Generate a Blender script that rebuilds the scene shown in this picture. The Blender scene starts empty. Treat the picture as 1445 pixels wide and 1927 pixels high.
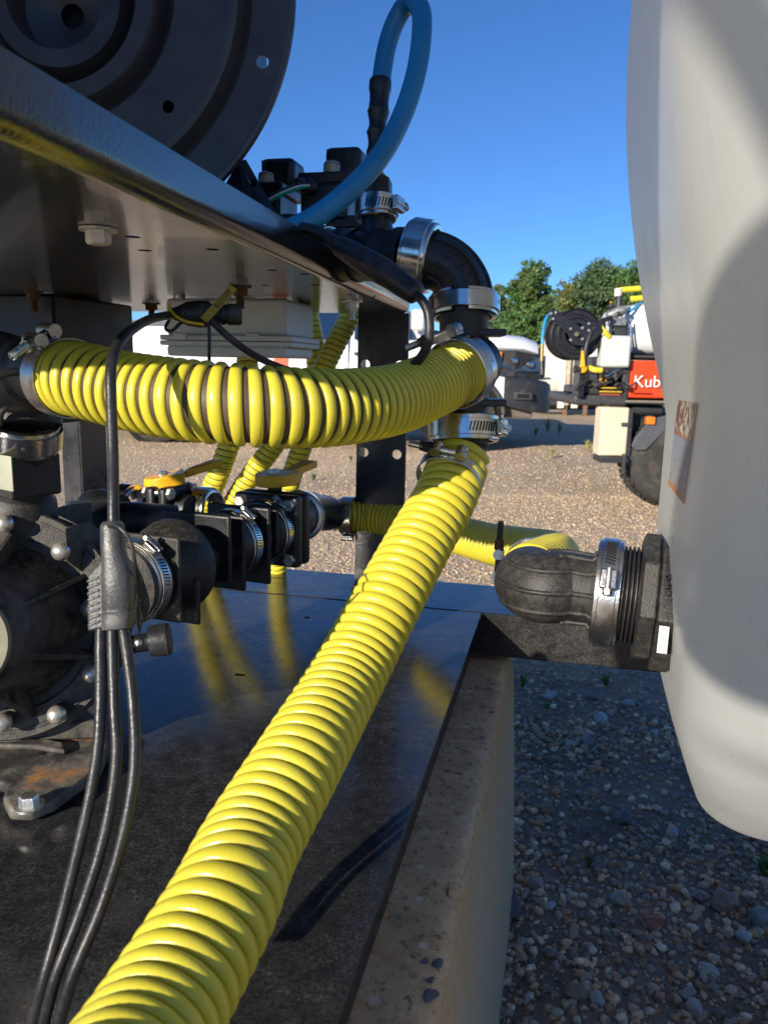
import bpy, bmesh, math, random
import numpy as np
from math import sin, cos, pi, radians, sqrt, atan2
from mathutils import Vector, Matrix
from mathutils.bvhtree import BVHTree
random.seed(7); rng = np.random.default_rng(7)
SC = bpy.context.scene
COL = SC.collection

# ---------------------------------------------------------------- camera, sky, sun, exposure
PITCH, ROLL, FPX = radians(10.7), 0.021, 1448.0
CAM = np.array([0, 0, 1.0])
cF = np.array([0, cos(PITCH), -sin(PITCH)]); _R = np.array([1, 0, 0.]); _U = np.array([0, sin(PITCH), cos(PITCH)])
cR = _R*cos(ROLL) + _U*sin(ROLL); cU = _U*cos(ROLL) - _R*sin(ROLL)
cd = bpy.data.cameras.new('camera'); cam = bpy.data.objects.new('camera', cd); COL.objects.link(cam)
cam.matrix_world = Matrix(((cR[0], cU[0], -cF[0], CAM[0]), (cR[1], cU[1], -cF[1], CAM[1]), (cR[2], cU[2], -cF[2], CAM[2]), (0, 0, 0, 1)))
cd.sensor_fit = 'VERTICAL'; cd.sensor_height = 34.6; cd.lens = FPX*34.6/1927
cd.clip_start = .02; cd.clip_end = 1500
cd.dof.use_dof = True; cd.dof.focus_distance = .78; cd.dof.aperture_fstop = 14
SC.camera = cam
SUN_AZ, SUN_EL = radians(36), radians(18.3)      # shadows point SUN_AZ to the right of straight ahead
w = bpy.data.worlds.new('World'); SC.world = w; w.use_nodes = True
nt = w.node_tree; bg = nt.nodes['Background']; sky = nt.nodes.new('ShaderNodeTexSky'); sky.sky_type = 'NISHITA'
sky.sun_disc = False; sky.sun_elevation = SUN_EL; sky.sun_rotation = pi + SUN_AZ
sky.altitude = 1200; sky.air_density = 1.0; sky.dust_density = .05; sky.ozone_density = 5.0
gain = nt.nodes.new('ShaderNodeMix'); gain.data_type = 'RGBA'; gain.blend_type = 'MULTIPLY'; gain.inputs[0].default_value = 1
gain.inputs[7].default_value = (.425, .60, .79, 1); nt.links.new(sky.outputs[0], gain.inputs[6])      # a deep, clear blue sky
nt.links.new(gain.outputs[2], bg.inputs[0]); bg.inputs[1].default_value = .110
sl = bpy.data.lights.new('sun', 'SUN'); sun = bpy.data.objects.new('sun', sl); COL.objects.link(sun)
sl.energy = 3.9; sl.angle = radians(.55); sl.color = (1, .91, .77)
sun.rotation_euler = Vector((sin(SUN_AZ)*cos(SUN_EL), cos(SUN_AZ)*cos(SUN_EL), -sin(SUN_EL))).to_track_quat('-Z', 'Y').to_euler()
sun.location = (-3, -4, 5)
SC.view_settings.view_transform = 'Standard'; SC.view_settings.look = 'None'
SC.view_settings.exposure = 0.82; SC.view_settings.gamma = 1; SC.view_settings.use_curve_mapping = False

# ---------------------------------------------------------------- coordinates
def P(px, py, z): return CAM + z*(cF + cR*(px-722.5)/FPX + cU*(963.5-py)/FPX)
def onz(px, py, h):
    d = P(px, py, 1) - CAM; return CAM + d*(h-CAM[2])/d[2]
def onplane(px, py, p0, n):
    d = P(px, py, 1) - CAM; return CAM + d*(((np.array(p0)-CAM)@n)/(d@n))
def proj(q):
    d = np.asarray(q) - CAM; z = d@cF
    return 722.5 + FPX*(d@cR)/z, 963.5 - FPX*(d@cU)/z, z
TH = radians(13)
ud = np.array([sin(TH), cos(TH), 0]); rd = np.array([cos(TH), -sin(TH), 0]); zd = np.array([0, 0, 1.])
def S(u, r, z): return ud*u + rd*r + zd*z
V = lambda *a: np.array(a, float)
def nrm(a): a = np.asarray(a, float); return a/max(np.linalg.norm(a), 1e-12)
def frame(ax, hint=zd):
    ax = nrm(ax); h = hint
    if abs(ax@h) > .95: h = rd
    e1 = nrm(np.cross(h, ax)); e2 = np.cross(ax, e1); return e1, e2, ax

# ---------------------------------------------------------------- materials
MATS = {}
def M(name, col, rough=.5, metal=0., var=.15, vscale=30, bump=0., bscale=300, dust=0., dustcol=(.30, .25, .19), dscale=40,
      coat=0., rvar=.08, spec=.5, sss=0., up=0., trans=0., stretch=None, alpha=1.):
    if name in MATS: return MATS[name]
    m = bpy.data.materials.new(name); m.use_nodes = True; n = m.node_tree.nodes; L = m.node_tree.links.new
    b = n['Principled BSDF']; tc = n.new('ShaderNodeTexCoord'); src = tc.outputs['Object']
    if stretch:
        mp = n.new('ShaderNodeMapping'); mp.inputs['Scale'].default_value = stretch; L(src, mp.inputs[0]); src = mp.outputs[0]
    def noise(sc, det=4, rg=.6):
        q = n.new('ShaderNodeTexNoise'); q.inputs['Scale'].default_value = sc; q.inputs['Detail'].default_value = det; q.inputs['Roughness'].default_value = rg; L(src, q.inputs['Vector']); return q.outputs['Fac']
    def ramp(f, a, bb, lo=0., hi=1.):
        q = n.new('ShaderNodeMapRange'); q.inputs[1].default_value = a; q.inputs[2].default_value = bb; q.inputs[3].default_value = lo; q.inputs[4].default_value = hi; L(f, q.inputs[0]); return q.outputs[0]
    def mix(f, A, B):
        q = n.new('ShaderNodeMix'); q.data_type = 'RGBA'; L(f, q.inputs[0])
        for i, c in ((6, A), (7, B)):
            if isinstance(c, tuple): q.inputs[i].default_value = (*c[:3], 1)
            else: L(c, q.inputs[i])
        return q.outputs[2]
    f1 = noise(vscale)
    c = mix(ramp(f1, .3, .7), tuple(x*(1-var) for x in col), tuple(min(1, x*(1+var)) for x in col))
    r = ramp(f1, .3, .7, max(.02, rough-rvar), min(1, rough+rvar))
    if dust > 0:
        f2 = noise(dscale, 8, .72); d = ramp(f2, .62-.35*dust, .78-.12*dust)
        if up > 0:
            g = n.new('ShaderNodeNewGeometry'); sx = n.new('ShaderNodeSeparateXYZ'); L(g.outputs['Normal'], sx.inputs[0])
            k = ramp(sx.outputs[2], -.1, .8, 1-up, 1.); mu = n.new('ShaderNodeMath'); mu.operation = 'MULTIPLY'; L(d, mu.inputs[0]); L(k, mu.inputs[1]); d = mu.outputs[0]
        mu = n.new('ShaderNodeMath'); mu.operation = 'MULTIPLY'; mu.inputs[1].default_value = min(1, dust*1.2); L(d, mu.inputs[0]); d = mu.outputs[0]
        c = mix(d, c, dustcol)
        mm = n.new('ShaderNodeMix'); L(d, mm.inputs[0]); L(r, mm.inputs[2]); mm.inputs[3].default_value = .9; r = mm.outputs[0]
    L(c, b.inputs['Base Color']); L(r, b.inputs['Roughness'])
    b.inputs['Metallic'].default_value = metal; b.inputs['Specular IOR Level'].default_value = spec; b.inputs['Coat Weight'].default_value = coat; b.inputs['Coat Roughness'].default_value = .08
    if sss: b.inputs['Subsurface Weight'].default_value = sss; b.inputs['Subsurface Radius'].default_value = (1, .9, .7); b.inputs['Subsurface Scale'].default_value = .02
    if trans: b.inputs['Transmission Weight'].default_value = trans
    if bump:
        bu = n.new('ShaderNodeBump'); bu.inputs['Strength'].default_value = bump; bu.inputs['Distance'].default_value = .001; L(noise(bscale, 3), bu.inputs['Height']); L(bu.outputs[0], b.inputs['Normal'])
    m.diffuse_color = (*col[:3], 1); MATS[name] = m
    m['_'] = 1
    return m
yel = M('yellow_hose_plastic', (.63, .54, .042), .34, var=.07, bump=.2, bscale=420, coat=.0, vscale=14, sss=.1, dust=.24, dustcol=(.40, .34, .14), dscale=45)
yel_far = M('yellow_small_hose', (.74, .63, .04), .35, var=.08, vscale=60)
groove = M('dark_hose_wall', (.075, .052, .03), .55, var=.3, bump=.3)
blk = M('black_plastic', (.013, .014, .017), .38, var=.3, bump=.35, bscale=700, dust=.12, rvar=.1)
blk_dusty = M('black_plastic_dusty', (.020, .019, .018), .5, var=.3, bump=.5, bscale=500, dust=.5, dustcol=(.11, .095, .075), dscale=160, up=.35)
blk_cast = M('dusty_cast_black', (.022, .020, .018), .52, var=.35, bump=.6, bscale=500, dust=.68, dustcol=(.17, .15, .12), dscale=60, up=.3)
rubber = M('black_rubber', (.018, .018, .02), .42, var=.3, bump=.4, bscale=300, dust=.32, dustcol=(.13, .115, .1), dscale=50)
matte = M('matte_black_paint', (.012, .012, .014), .42, var=.3, bump=.25, bscale=900)
post_m = M('black_painted_steel', (.012, .012, .015), .3, var=.3, bump=.25, bscale=700, dust=.08)
inox = M('stainless_steel', (.62, .60, .57), .2, 1, var=.1, rvar=.07, bump=.12, bscale=350, dust=.14, dustcol=(.2, .16, .12))
inox2 = M('brushed_band_steel', (.55, .53, .5), .3, 1, var=.15, rvar=.08, bump=.2, bscale=500, dust=.35, dustcol=(.16, .14, .11))
zinc = M('zinc_bolt', (.62, .6, .55), .36, 1, var=.2, rvar=.1, bump=.4, bscale=600, dust=.25)
rusty = M('rusted_bolt', (.14, .075, .035), .7, .35, var=.5, vscale=300, bump=.6, bscale=600)
nutm = M('pearl_acorn_nut', (.66, .62, .55), .34, .75, var=.12, vscale=200, bump=.25)
yellow_handle = M('yellow_handle', (.85, .44, .015), .4, var=.1, bump=.2)
bluem = M('blue_rubber_hose', (.014, .20, .42), .38, var=.12, vscale=20, bump=.3, bscale=500, dust=.12, dustcol=(.2, .3, .36))
greybox = M('grey_box_plastic', (.66, .65, .60), .5, var=.06, bump=.2)
tie = M('yellow_tie', (.72, .48, .02), .5)
white_lbl = M('white_label', (.62, .61, .58), .5, var=.05)
ink = M('black_ink', (.02, .02, .02), .6)
brass = M('brass', (.42, .36, .17), .4, .8, var=.3)
dark_hole = M('hole_black', (.004, .004, .004), .9)
glass_clear = M('clear_dome', (.9, .9, .9), .12, var=.02, trans=.75)
reel_m = M('grey_black_powder_coat', (.055, .053, .052), .36, var=.12, bump=.2, bscale=1400, dust=.05, dustcol=(.2, .19, .18))
wire_g = M('green_wire', (.01, .35, .2), .4); wire_w = M('white_wire', (.7, .7, .68), .4)

def node_mat(name):
    m = bpy.data.materials.new(name); m.use_nodes = True; MATS[name] = m; n = m.node_tree.nodes; return m, n, m.node_tree.links.new, n['Principled BSDF']
def helper(n, L):
    def noise(v, sc, det=5, rg=.6):
        q = n.new('ShaderNodeTexNoise'); q.inputs['Scale'].default_value = sc; q.inputs['Detail'].default_value = det; q.inputs['Roughness'].default_value = rg; L(v, q.inputs['Vector']); return q.outputs['Fac']
    def ramp(f, a, b, lo=0., hi=1.):
        q = n.new('ShaderNodeMapRange'); q.inputs[1].default_value = a; q.inputs[2].default_value = b; q.inputs[3].default_value = lo; q.inputs[4].default_value = hi; L(f, q.inputs[0]); return q.outputs[0]
    def mix(f, A, B):
        q = n.new('ShaderNodeMix'); q.data_type = 'RGBA'
        if isinstance(f, (int, float)): q.inputs[0].default_value = f
        else: L(f, q.inputs[0])
        for i, c in ((6, A), (7, B)):
            if isinstance(c, tuple): q.inputs[i].default_value = (*c[:3], 1)
            else: L(c, q.inputs[i])
        return q.outputs[2]
    def math_(op, a, b):
        q = n.new('ShaderNodeMath'); q.operation = op
        for i, c in ((0, a), (1, b)):
            if isinstance(c, (int, float)): q.inputs[i].default_value = c
            else: L(c, q.inputs[i])
        return q.outputs[0]
    def mapping(v, s):
        q = n.new('ShaderNodeMapping'); q.inputs['Scale'].default_value = s; L(v, q.inputs[0]); return q.outputs[0]
    def bump(h, st, dist, prev=None):
        q = n.new('ShaderNodeBump'); q.inputs['Strength'].default_value = st; q.inputs['Distance'].default_value = dist; L(h, q.inputs['Height'])
        if prev is not None: L(prev, q.inputs['Normal'])
        return q.outputs[0]
    return noise, ramp, mix, math_, mapping, bump
# glossy black deck paint with scratches and settled dust
def deck_mat():
    m, n, L, b = node_mat('glossy_black_deck_paint'); noise, ramp, mix, mt, mp, bump = helper(n, L)
    o = n.new('ShaderNodeTexCoord').outputs['Object']
    big = noise(o, 5, 6); fine = noise(o, 330, 8, .85); mid = noise(o, 60, 10, .8)
    d = mt('MULTIPLY', ramp(fine, .40, .66), ramp(mid, .36, .66, .15, 1.)); d = mt('MULTIPLY', d, ramp(big, .33, .6, .25, .9))
    sc = noise(mp(o, (9, 300, 1)), 6, 3); s2 = ramp(sc, .70, .73, 0, .35)
    c = mix(d, (.010, .011, .013), (.135, .13, .12)); c = mix(s2, c, (.12, .11, .1))
    rs = noise(o, 320, 2); bs = noise(o, 9, 3); rust = mt('MULTIPLY', ramp(rs, .765, .785), ramp(bs, .45, .6)); c = mix(rust, c, (.5, .22, .05))
    L(c, b.inputs['Base Color']); r = mt('ADD', mt('MULTIPLY', d, .42), ramp(mid, .3, .7, .07, .17)); L(r, b.inputs['Roughness'])
    b.inputs['Specular IOR Level'].default_value = .62
    L(bump(noise(o, 14, 2), .25, .0012, bump(noise(o, 260, 3), .25, .0004)), b.inputs['Normal']); return m
deck_m = deck_mat()
def shelf_mat():
    m, n, L, b = node_mat('glossy_black_shelf_paint'); noise, ramp, mix, mt, mp, bump = helper(n, L)
    o = n.new('ShaderNodeTexCoord').outputs['Object']
    st = noise(mp(o, (1, 6, 6)), 60, 4); c = mix(ramp(st, .35, .7), (.012, .012, .013), (.03, .026, .022))
    L(c, b.inputs['Base Color']); L(ramp(st, .3, .7, .09, .2), b.inputs['Roughness']); b.inputs['Specular IOR Level'].default_value = .7
    b.inputs['Coat Weight'].default_value = .35; b.inputs['Coat Roughness'].default_value = .06
    L(bump(st, .22, .0015), b.inputs['Normal']); return m
shelf_m = shelf_mat()
def concrete_mat():
    m, n, L, b = node_mat('weathered_brown_concrete'); noise, ramp, mix, mt, mp, bump = helper(n, L)
    o = n.new('ShaderNodeTexCoord').outputs['Object']
    c = mix(ramp(noise(o, 22, 8, .7), .35, .65), (.48, .31, .155), (.66, .48, .29))
    c = mix(ramp(noise(o, 6, 4), .55, .75, 0, .5), c, (.42, .29, .20))
    c = mix(ramp(noise(o, 95, 6, .75), .54, .64, 0, .85), c, (.13, .095, .06)); vo = n.new('ShaderNodeTexVoronoi'); vo.inputs['Scale'].default_value = 85; L(o, vo.inputs['Vector']); vs_ = n.new('ShaderNodeSeparateColor'); L(vo.outputs['Color'], vs_.inputs[0]); c = mix(mt('MULTIPLY', ramp(vs_.outputs[0], .93, .96), ramp(vo.outputs['Distance'], .5, .3)), c, (.26, .23, .20)); c = mix(mt('MULTIPLY', ramp(vs_.outputs[1], .94, .97), ramp(vo.outputs['Distance'], .5, .3)), c, (.66, .56, .44))
    c = mix(ramp(noise(o, 300, 3, .7), .63, .7, 0, .75), c, (.09, .065, .045))
    c = mix(ramp(noise(o, 210, 3, .7), .66, .72, 0, .6), c, (.52, .45, .36))
    g = n.new('ShaderNodeNewGeometry'); sx = n.new('ShaderNodeSeparateXYZ'); L(g.outputs['Normal'], sx.inputs[0])
    side = ramp(sx.outputs[2], .25, .75, 1, 0)
    strk = noise(mp(o, (3, 3, 60)), 9, 6, .7); vs = noise(mp(o, (40, 40, 3)), 9, 6, .7)
    sc = mix(ramp(strk, .4, .6), (.46, .29, .13), (.56, .41, .23)); sc = mix(ramp(vs, .5, .62, 0, .6), sc, (.12, .085, .05))
    sz = n.new('ShaderNodeSeparateXYZ'); L(o, sz.inputs[0]); low = ramp(mt('ADD', sz.outputs[2], ramp(noise(o, 8), .3, .7, -.05, .05)), .56, .36); sc = mix(mt('MULTIPLY', low, .75), sc, (.44, .36, .24))
    c = mix(side, c, sc); L(c, b.inputs['Base Color']); b.inputs['Roughness'].default_value = .88
    L(bump(noise(o, 60, 8, .7), .9, .003, bump(noise(o, 400, 3), .7, .0008)), b.inputs['Normal']); return m
conc_m = concrete_mat()
def ground_mat():
    m, n, L, b = node_mat('sandy_gravel_soil'); noise, ramp, mix, mt, mp, bump = helper(n, L)
    o = n.new('ShaderNodeTexCoord').outputs['Object']
    c = mix(ramp(noise(o, .9, 6), .35, .65), (.50, .355, .20), (.66, .485, .30))
    v = n.new('ShaderNodeTexVoronoi'); v.inputs['Scale'].default_value = 38; L(o, v.inputs['Vector'])
    v2 = n.new('ShaderNodeTexVoronoi'); v2.inputs['Scale'].default_value = 75; L(o, v2.inputs['Vector'])
    hs = n.new('ShaderNodeSeparateColor'); L(v.outputs['Color'], hs.inputs[0])
    c = mix(ramp(hs.outputs[0], 0, 1, .0, .5), c, (.27, .205, .145)); c = mix(ramp(hs.outputs[1], .75, 1, 0, .8), c, (.56, .48, .38))
    # silty ground by the block, its shade painted in as darker colour
    sx = n.new('ShaderNodeSeparateXYZ'); L(o, sx.inputs[0]); shade_mask = mt('MULTIPLY', ramp(sx.outputs[1], 3.1, 2.1), ramp(sx.outputs[0], -.2, .2))
    shade_col = mix(ramp(noise(o, 3.2, 6), .42, .6), (.15, .115, .085), (.27, .20, .155)); c = mix(mt('MULTIPLY', shade_mask, .95), c, shade_col)
    c = mix(ramp(noise(o, .45, 5), .62, .72, 0, .25), c, (.16, .17, .06))
    L(c, b.inputs['Base Color']); b.inputs['Roughness'].default_value = .95
    L(bump(v.outputs['Distance'], .7, .012, bump(v2.outputs['Distance'], .5, .006)), b.inputs['Normal']); return m
ground_m = ground_mat()
def stone_mat():
    m, n, L, b = node_mat('gravel_stone'); noise, ramp, mix, mt, mp, bump = helper(n, L)
    at = n.new('ShaderNodeAttribute'); at.attribute_name = 'tone'; o = n.new('ShaderNodeTexCoord').outputs['Object']
    q = n.new('ShaderNodeHueSaturation'); q.inputs['Value'].default_value = 1; L(at.outputs['Color'], q.inputs['Color']); L(ramp(noise(o, 160, 6, .7), .3, .7, .7, 1.3), q.inputs['Value'])
    L(q.outputs[0], b.inputs['Base Color']); b.inputs['Roughness'].default_value = .78; L(bump(noise(o, 240, 4), .4, .001), b.inputs['Normal']); return m
stone_m = stone_mat()
def tank_mat():
    m, n, L, b = node_mat('white_poly_tank'); noise, ramp, mix, mt, mp, bump = helper(n, L)
    o = n.new('ShaderNodeTexCoord').outputs['Object']; g = noise(mp(o, (16, 16, .8)), 1.6, 4, .6)
    c = mix(ramp(g, .45, .7, 0, .5), (.70, .70, .67), (.65, .65, .62)); c = mix(ramp(noise(o, 3), .5, .8, 0, .35), c, (.66, .63, .52))
    st = noise(mp(o, (70, 70, 1.2)), 2.0, 3); c = mix(ramp(st, .66, .72, 0, .25), c, (.48, .47, .45))
    L(c, b.inputs['Base Color']); L(ramp(g, .3, .7, .24, .38), b.inputs['Roughness'])
    nb = bump(g, .10, .003, bump(ramp(st, .6, .72), .12, .0008)); L(nb, b.inputs['Normal']); b.inputs['Subsurface Weight'].default_value = .3; b.inputs['Subsurface Radius'].default_value = (1, .95, .85); b.inputs['Subsurface Scale'].default_value = .02
    tr = n.new('ShaderNodeBsdfTranslucent'); L(c, tr.inputs[0]); mx = n.new('ShaderNodeMixShader'); mx.inputs[0].default_value = .5
    L(b.outputs[0], mx.inputs[1]); L(tr.outputs[0], mx.inputs[2]); L(mx.outputs[0], n['Material Output'].inputs[0]); return m
tank_m = tank_mat()
def rust_plate_mat():
    m, n, L, b = node_mat('rusty_cast_foot'); noise, ramp, mix, mt, mp, bump = helper(n, L)
    o = n.new('ShaderNodeTexCoord').outputs['Object']
    c = mix(ramp(noise(o, 22, 6), .4, .6), (.03, .028, .027), (.10, .088, .07)); c = mix(ramp(noise(o, 34, 6), .48, .62), c, (.17, .15, .115)); c = mix(ramp(noise(o, 18, 7), .57, .66), c, (.38, .17, .05))
    L(c, b.inputs['Base Color']); b.inputs['Roughness'].default_value = .62; L(bump(noise(o, 120, 6), .7, .0015), b.inputs['Normal']); return m
rustp = rust_plate_mat()

# ---------------------------------------------------------------- mesh tools
class MB:
    def __init__(s): s.v = []; s.f = []; s.n = 0
    def add(s, vs, fs):
        vs = np.asarray(vs, float).reshape(-1, 3); b = s.n
        s.v.append(vs); s.f += [tuple(i+b for i in f) for f in fs]; s.n += len(vs); return s
    def grid(s, rings, closed=True, caps=(False, False)):
        rings = [np.asarray(r, float) for r in rings]; m = len(rings[0]); k = len(rings); fs = []
        for i in range(k-1):
            for j in range(m if closed else m-1):
                a = i*m+j; b2 = i*m+(j+1) % m; fs.append((a, b2, b2+m, a+m))
        if caps[0]: fs.append(tuple(range(m-1, -1, -1)))
        if caps[1]: fs.append(tuple(range((k-1)*m, k*m)))
        return s.add(np.concatenate(rings), fs)
    def tube(s, pts, r, n=20, caps=True):
        pts = np.asarray(pts, float); t = np.gradient(pts, axis=0); rr = np.broadcast_to(np.asarray(r, float), (len(pts),))
        e1, e2, _ = frame(t[0]); rings = []
        for i, p in enumerate(pts):
            ti = nrm(t[i]); e1 = nrm(e1 - ti*(e1@ti)); e2 = np.cross(ti, e1)
            a = np.arange(n)*2*pi/n; rings.append(p + rr[i]*(np.cos(a)[:, None]*e1 + np.sin(a)[:, None]*e2))
        return s.grid(rings, True, (caps, caps))
    def lathe(s, o, ax, prof, n=40, caps=(True, True), a0=0, a1=2*pi, poly=None):
        """prof: (offset along axis, radius) pairs"""
        e1, e2, a = frame(ax); full = abs(a1-a0-2*pi) < 1e-6
        an = a0 + np.arange(n)*(a1-a0)/(n if full else n-1); rings = []
        for so, r in prof:
            k = 1.0 if poly is None else 1/np.cos((an % (2*pi/poly)) - pi/poly)*cos(pi/poly)
            rings.append(np.asarray(o) + a*so + (r*k*np.cos(an))[:, None]*e1 + (r*k*np.sin(an))[:, None]*e2)
        return s.grid(rings, full, caps if full else (False, False))
    def ring(s, o, ax, r0, r1, w_, n=48, ch=.0006):
        """closed band: inner radius r0, outer r1, width w_ centred on o"""
        h = w_/2; pr = [(-h, r0), (-h, r1-ch), (-h+ch, r1), (h-ch, r1), (h, r1-ch), (h, r0), (-h, r0)]
        return s.lathe(o, ax, pr, n, (False, False))
    def box(s, c, a, b, d, ha, hb, hd):
        c = np.asarray(c, float); a, b, d = nrm(a)*ha, nrm(b)*hb, nrm(d)*hd
        vs = [c+i*a+j*b+k*d for k in (-1, 1) for j in (-1, 1) for i in (-1, 1)]
        return s.add(vs, [(0, 2, 3, 1), (4, 5, 7, 6), (0, 1, 5, 4), (2, 6, 7, 3), (0, 4, 6, 2), (1, 3, 7, 5)])
    def sbox(s, u, r, z, hu, hr, hz): return s.box(S(u, r, z), rd, ud, zd, hr, hu, hz)
    def prism(s, poly, d):
        poly = np.asarray(poly, float); m = len(poly)
        fs = [tuple(range(m-1, -1, -1)), tuple(range(m, 2*m))] + [(i, (i+1) % m, (i+1) % m+m, i+m) for i in range(m)]
        return s.add(np.concatenate([poly, poly+np.asarray(d)]), fs)
    def ball(s, c, r, n=16, k=10, sc=(1, 1, 1)):
        rings = []
        for i in range(1, k):
            t = pi*i/k; a = np.arange(n)*2*pi/n
            rings.append(np.asarray(c)+np.stack([r*sc[0]*sin(t)*np.cos(a), r*sc[1]*sin(t)*np.sin(a), np.full(n, r*sc[2]*cos(t))], 1))
        return s.grid(rings, True, (True, True))
def new_mesh(name, v, f, mat, smooth=35):
    me = bpy.data.meshes.new(name); me.from_pydata([tuple(x) for x in v], [], f); me.update()
    bm = bmesh.new(); bm.from_mesh(me); bmesh.ops.remove_doubles(bm, verts=bm.verts, dist=2e-6); bmesh.ops.recalc_face_normals(bm, faces=bm.faces); bm.to_mesh(me); bm.free()
    if mat: me.materials.append(mat)
    if smooth:
        me.polygons.foreach_set('use_smooth', [True]*len(me.polygons))
        if smooth < 180: me.set_sharp_from_angle(angle=radians(smooth))
    return me
def wloc(o):
    l = Vector((0, 0, 0))
    while o is not None: l += o.location; o = o.parent
    return np.array(l)
def tag(o, label=None, cat=None, group=None, kind=None):
    for k, v_ in (('label', label), ('category', cat), ('group', group), ('kind', kind)):
        if v_: o[k] = v_
    return o
def thing(name, label, cat, loc, group=None):
    o = bpy.data.objects.new(name, None); COL.objects.link(o); o.location = Vector(loc); o.empty_display_size = .02
    return tag(o, label, cat, group)
def build(mb, name, mat, parent=None, bev=0, smooth=35, loc=None, label=None, seg=2):
    v = np.concatenate(mb.v)
    base = wloc(parent) if parent is not None else (np.asarray(loc, float) if loc is not None else v.mean(0))
    o = bpy.data.objects.new(name, new_mesh(name, v-base, mb.f, mat, smooth)); COL.objects.link(o)
    if parent is not None: o.parent = parent
    else: o.location = Vector(base)
    if bev:
        md = o.modifiers.new('bevel', 'BEVEL'); md.width = bev; md.segments = seg; md.limit_method = 'ANGLE'; md.angle_limit = radians(35)
        if smooth: md.harden_normals = False
    if label: o['label'] = label
    return o
def cut(o, cutters):
    """real holes: each cutter is (centre, axis, radius, half length)"""
    mb = MB()
    for c, ax, r, h, *st in cutters:
        if st:   # slot: stretched cylinder
            e = nrm(st[0]); q = nrm(np.cross(ax, e)); a = np.arange(20)*2*pi/20
            ring = [np.asarray(c)+np.outer(np.cos(a)*r+np.sign(np.cos(a))*st[1], e)+np.outer(np.sin(a)*r, q)]
            mb.grid([ring[0]-nrm(ax)*h, ring[0]+nrm(ax)*h], True, (True, True))
        else: mb.lathe(c, ax, [(-h, r), (h, r)], 28)
    t = build(mb, 'cutter', None, loc=(0, 0, 0), smooth=0)
    md = o.modifiers.new('holes', 'BOOLEAN'); md.operation = 'DIFFERENCE'; md.solver = 'EXACT'; md.object = t
    bpy.context.view_layer.update(); dg = bpy.context.evaluated_depsgraph_get(); dg.update()
    me = bpy.data.meshes.new_from_object(o.evaluated_get(dg)); me.name = o.name
    o.modifiers.clear(); o.data = me; bpy.data.objects.remove(t)
    me.set_sharp_from_angle(angle=radians(35)); return o
def spline(pts, n=80):
    """Catmull-Rom through points, evenly resampled"""
    p = np.asarray(pts, float); p = np.vstack([2*p[0]-p[1], p, 2*p[-1]-p[-2]]); out = []
    for i in range(1, len(p)-2):
        t = np.linspace(0, 1, 24, endpoint=False)[:, None]
        out.append(.5*((2*p[i])+(-p[i-1]+p[i+1])*t+(2*p[i-1]-5*p[i]+4*p[i+1]-p[i+2])*t*t+(-p[i-1]+3*p[i]-3*p[i+1]+p[i+2])*t**3))
    q = np.vstack(out+[p[-2][None]]); d = np.r_[0, np.cumsum(np.linalg.norm(np.diff(q, axis=0), axis=1))]
    s_ = np.linspace(0, d[-1], n); return np.stack([np.interp(s_, d, q[:, k]) for k in range(3)], 1)
def pth(pts, n=80): return spline([P(*a) for a in pts], n)
def helix_hose(name, label, path, R, pitch, gap, cat='hose', seg=40, group=None, mat=None, gd=.10, pitchf=None, start=None):
    """ribbed hose: one spiral rib over a darker wall; gap = share of the pitch left open, gd = groove depth share"""
    path = spline(path, 400); L_ = np.r_[0, np.cumsum(np.linalg.norm(np.diff(path, axis=0), axis=1))]; tot = L_[-1]
    t = np.gradient(path, axis=0); t /= np.linalg.norm(t, axis=1)[:, None]
    e1 = np.zeros_like(path); e = frame(t[0])[0]
    for i in range(len(path)): e = nrm(e - t[i]*(e@t[i])); e1[i] = e
    root = thing(name, label, cat, path[0], group)
    # arc position per turn
    ks = [0.]; arc = [0.]
    while arc[-1] < tot:
        q = arc[-1]/tot; arc.append(arc[-1] + pitch*(pitchf(q) if pitchf else 1))
    turns = len(arc)-2; A = np.arange(turns*seg+1); ph = A/seg
    prof_rib = [(x, R*(1-gd*(abs(2*(x-.5)/(1-gap)))**2.6*1.0)) for x in np.linspace(gap/2, 1-gap/2, 9)]
    prof_rib = [(gap/2, R*(1-gd*1.9))] + prof_rib + [(1-gap/2, R*(1-gd*1.9))]
    prof_wall = [(-gap/2-.02, R*(1-gd*1.7)), (gap/2+.02, R*(1-gd*1.7))]
    def strip(prof):
        rings = []
        pos = []
        for x, r in prof:
            s_ = np.interp(ph+x, np.arange(len(arc)), arc); s_ = np.clip(s_, 0, tot)
            c = np.stack([np.interp(s_, L_, path[:, k]) for k in range(3)], 1)
            a = np.stack([np.interp(s_, L_, e1[:, k]) for k in range(3)], 1); tt = np.stack([np.interp(s_, L_, t[:, k]) for k in range(3)], 1)
            b = np.cross(tt, a); th_ = 2*pi*(A % seg)/seg
            pos.append(c + r*(np.cos(th_)[:, None]*a + np.sin(th_)[:, None]*b))
        arr = np.stack(pos, 1)  # [A, m, 3]
        return MB().grid(list(arr), False)
    rib = build(strip(prof_rib), 'spiral_rib', mat or yel, root, smooth=60)
    build(strip(prof_wall), 'hose_wall', groove, root, smooth=60)
    build(MB().tube(path[::8], R*(1-gd*2.0), 24), 'inner_tube', groove, root)
    return root, path
def hexbolt(mb, c, ax, r, h, dome=True):
    mb.lathe(c, ax, [(0, r), (h*.8, r), (h, r*.86)], 12, poly=6)
def vang(ang, ax):
    if isinstance(ang, (int, float)): return ang
    e1, e2, a = frame(ax); return atan2(ang@e2, ang@e1)
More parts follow.
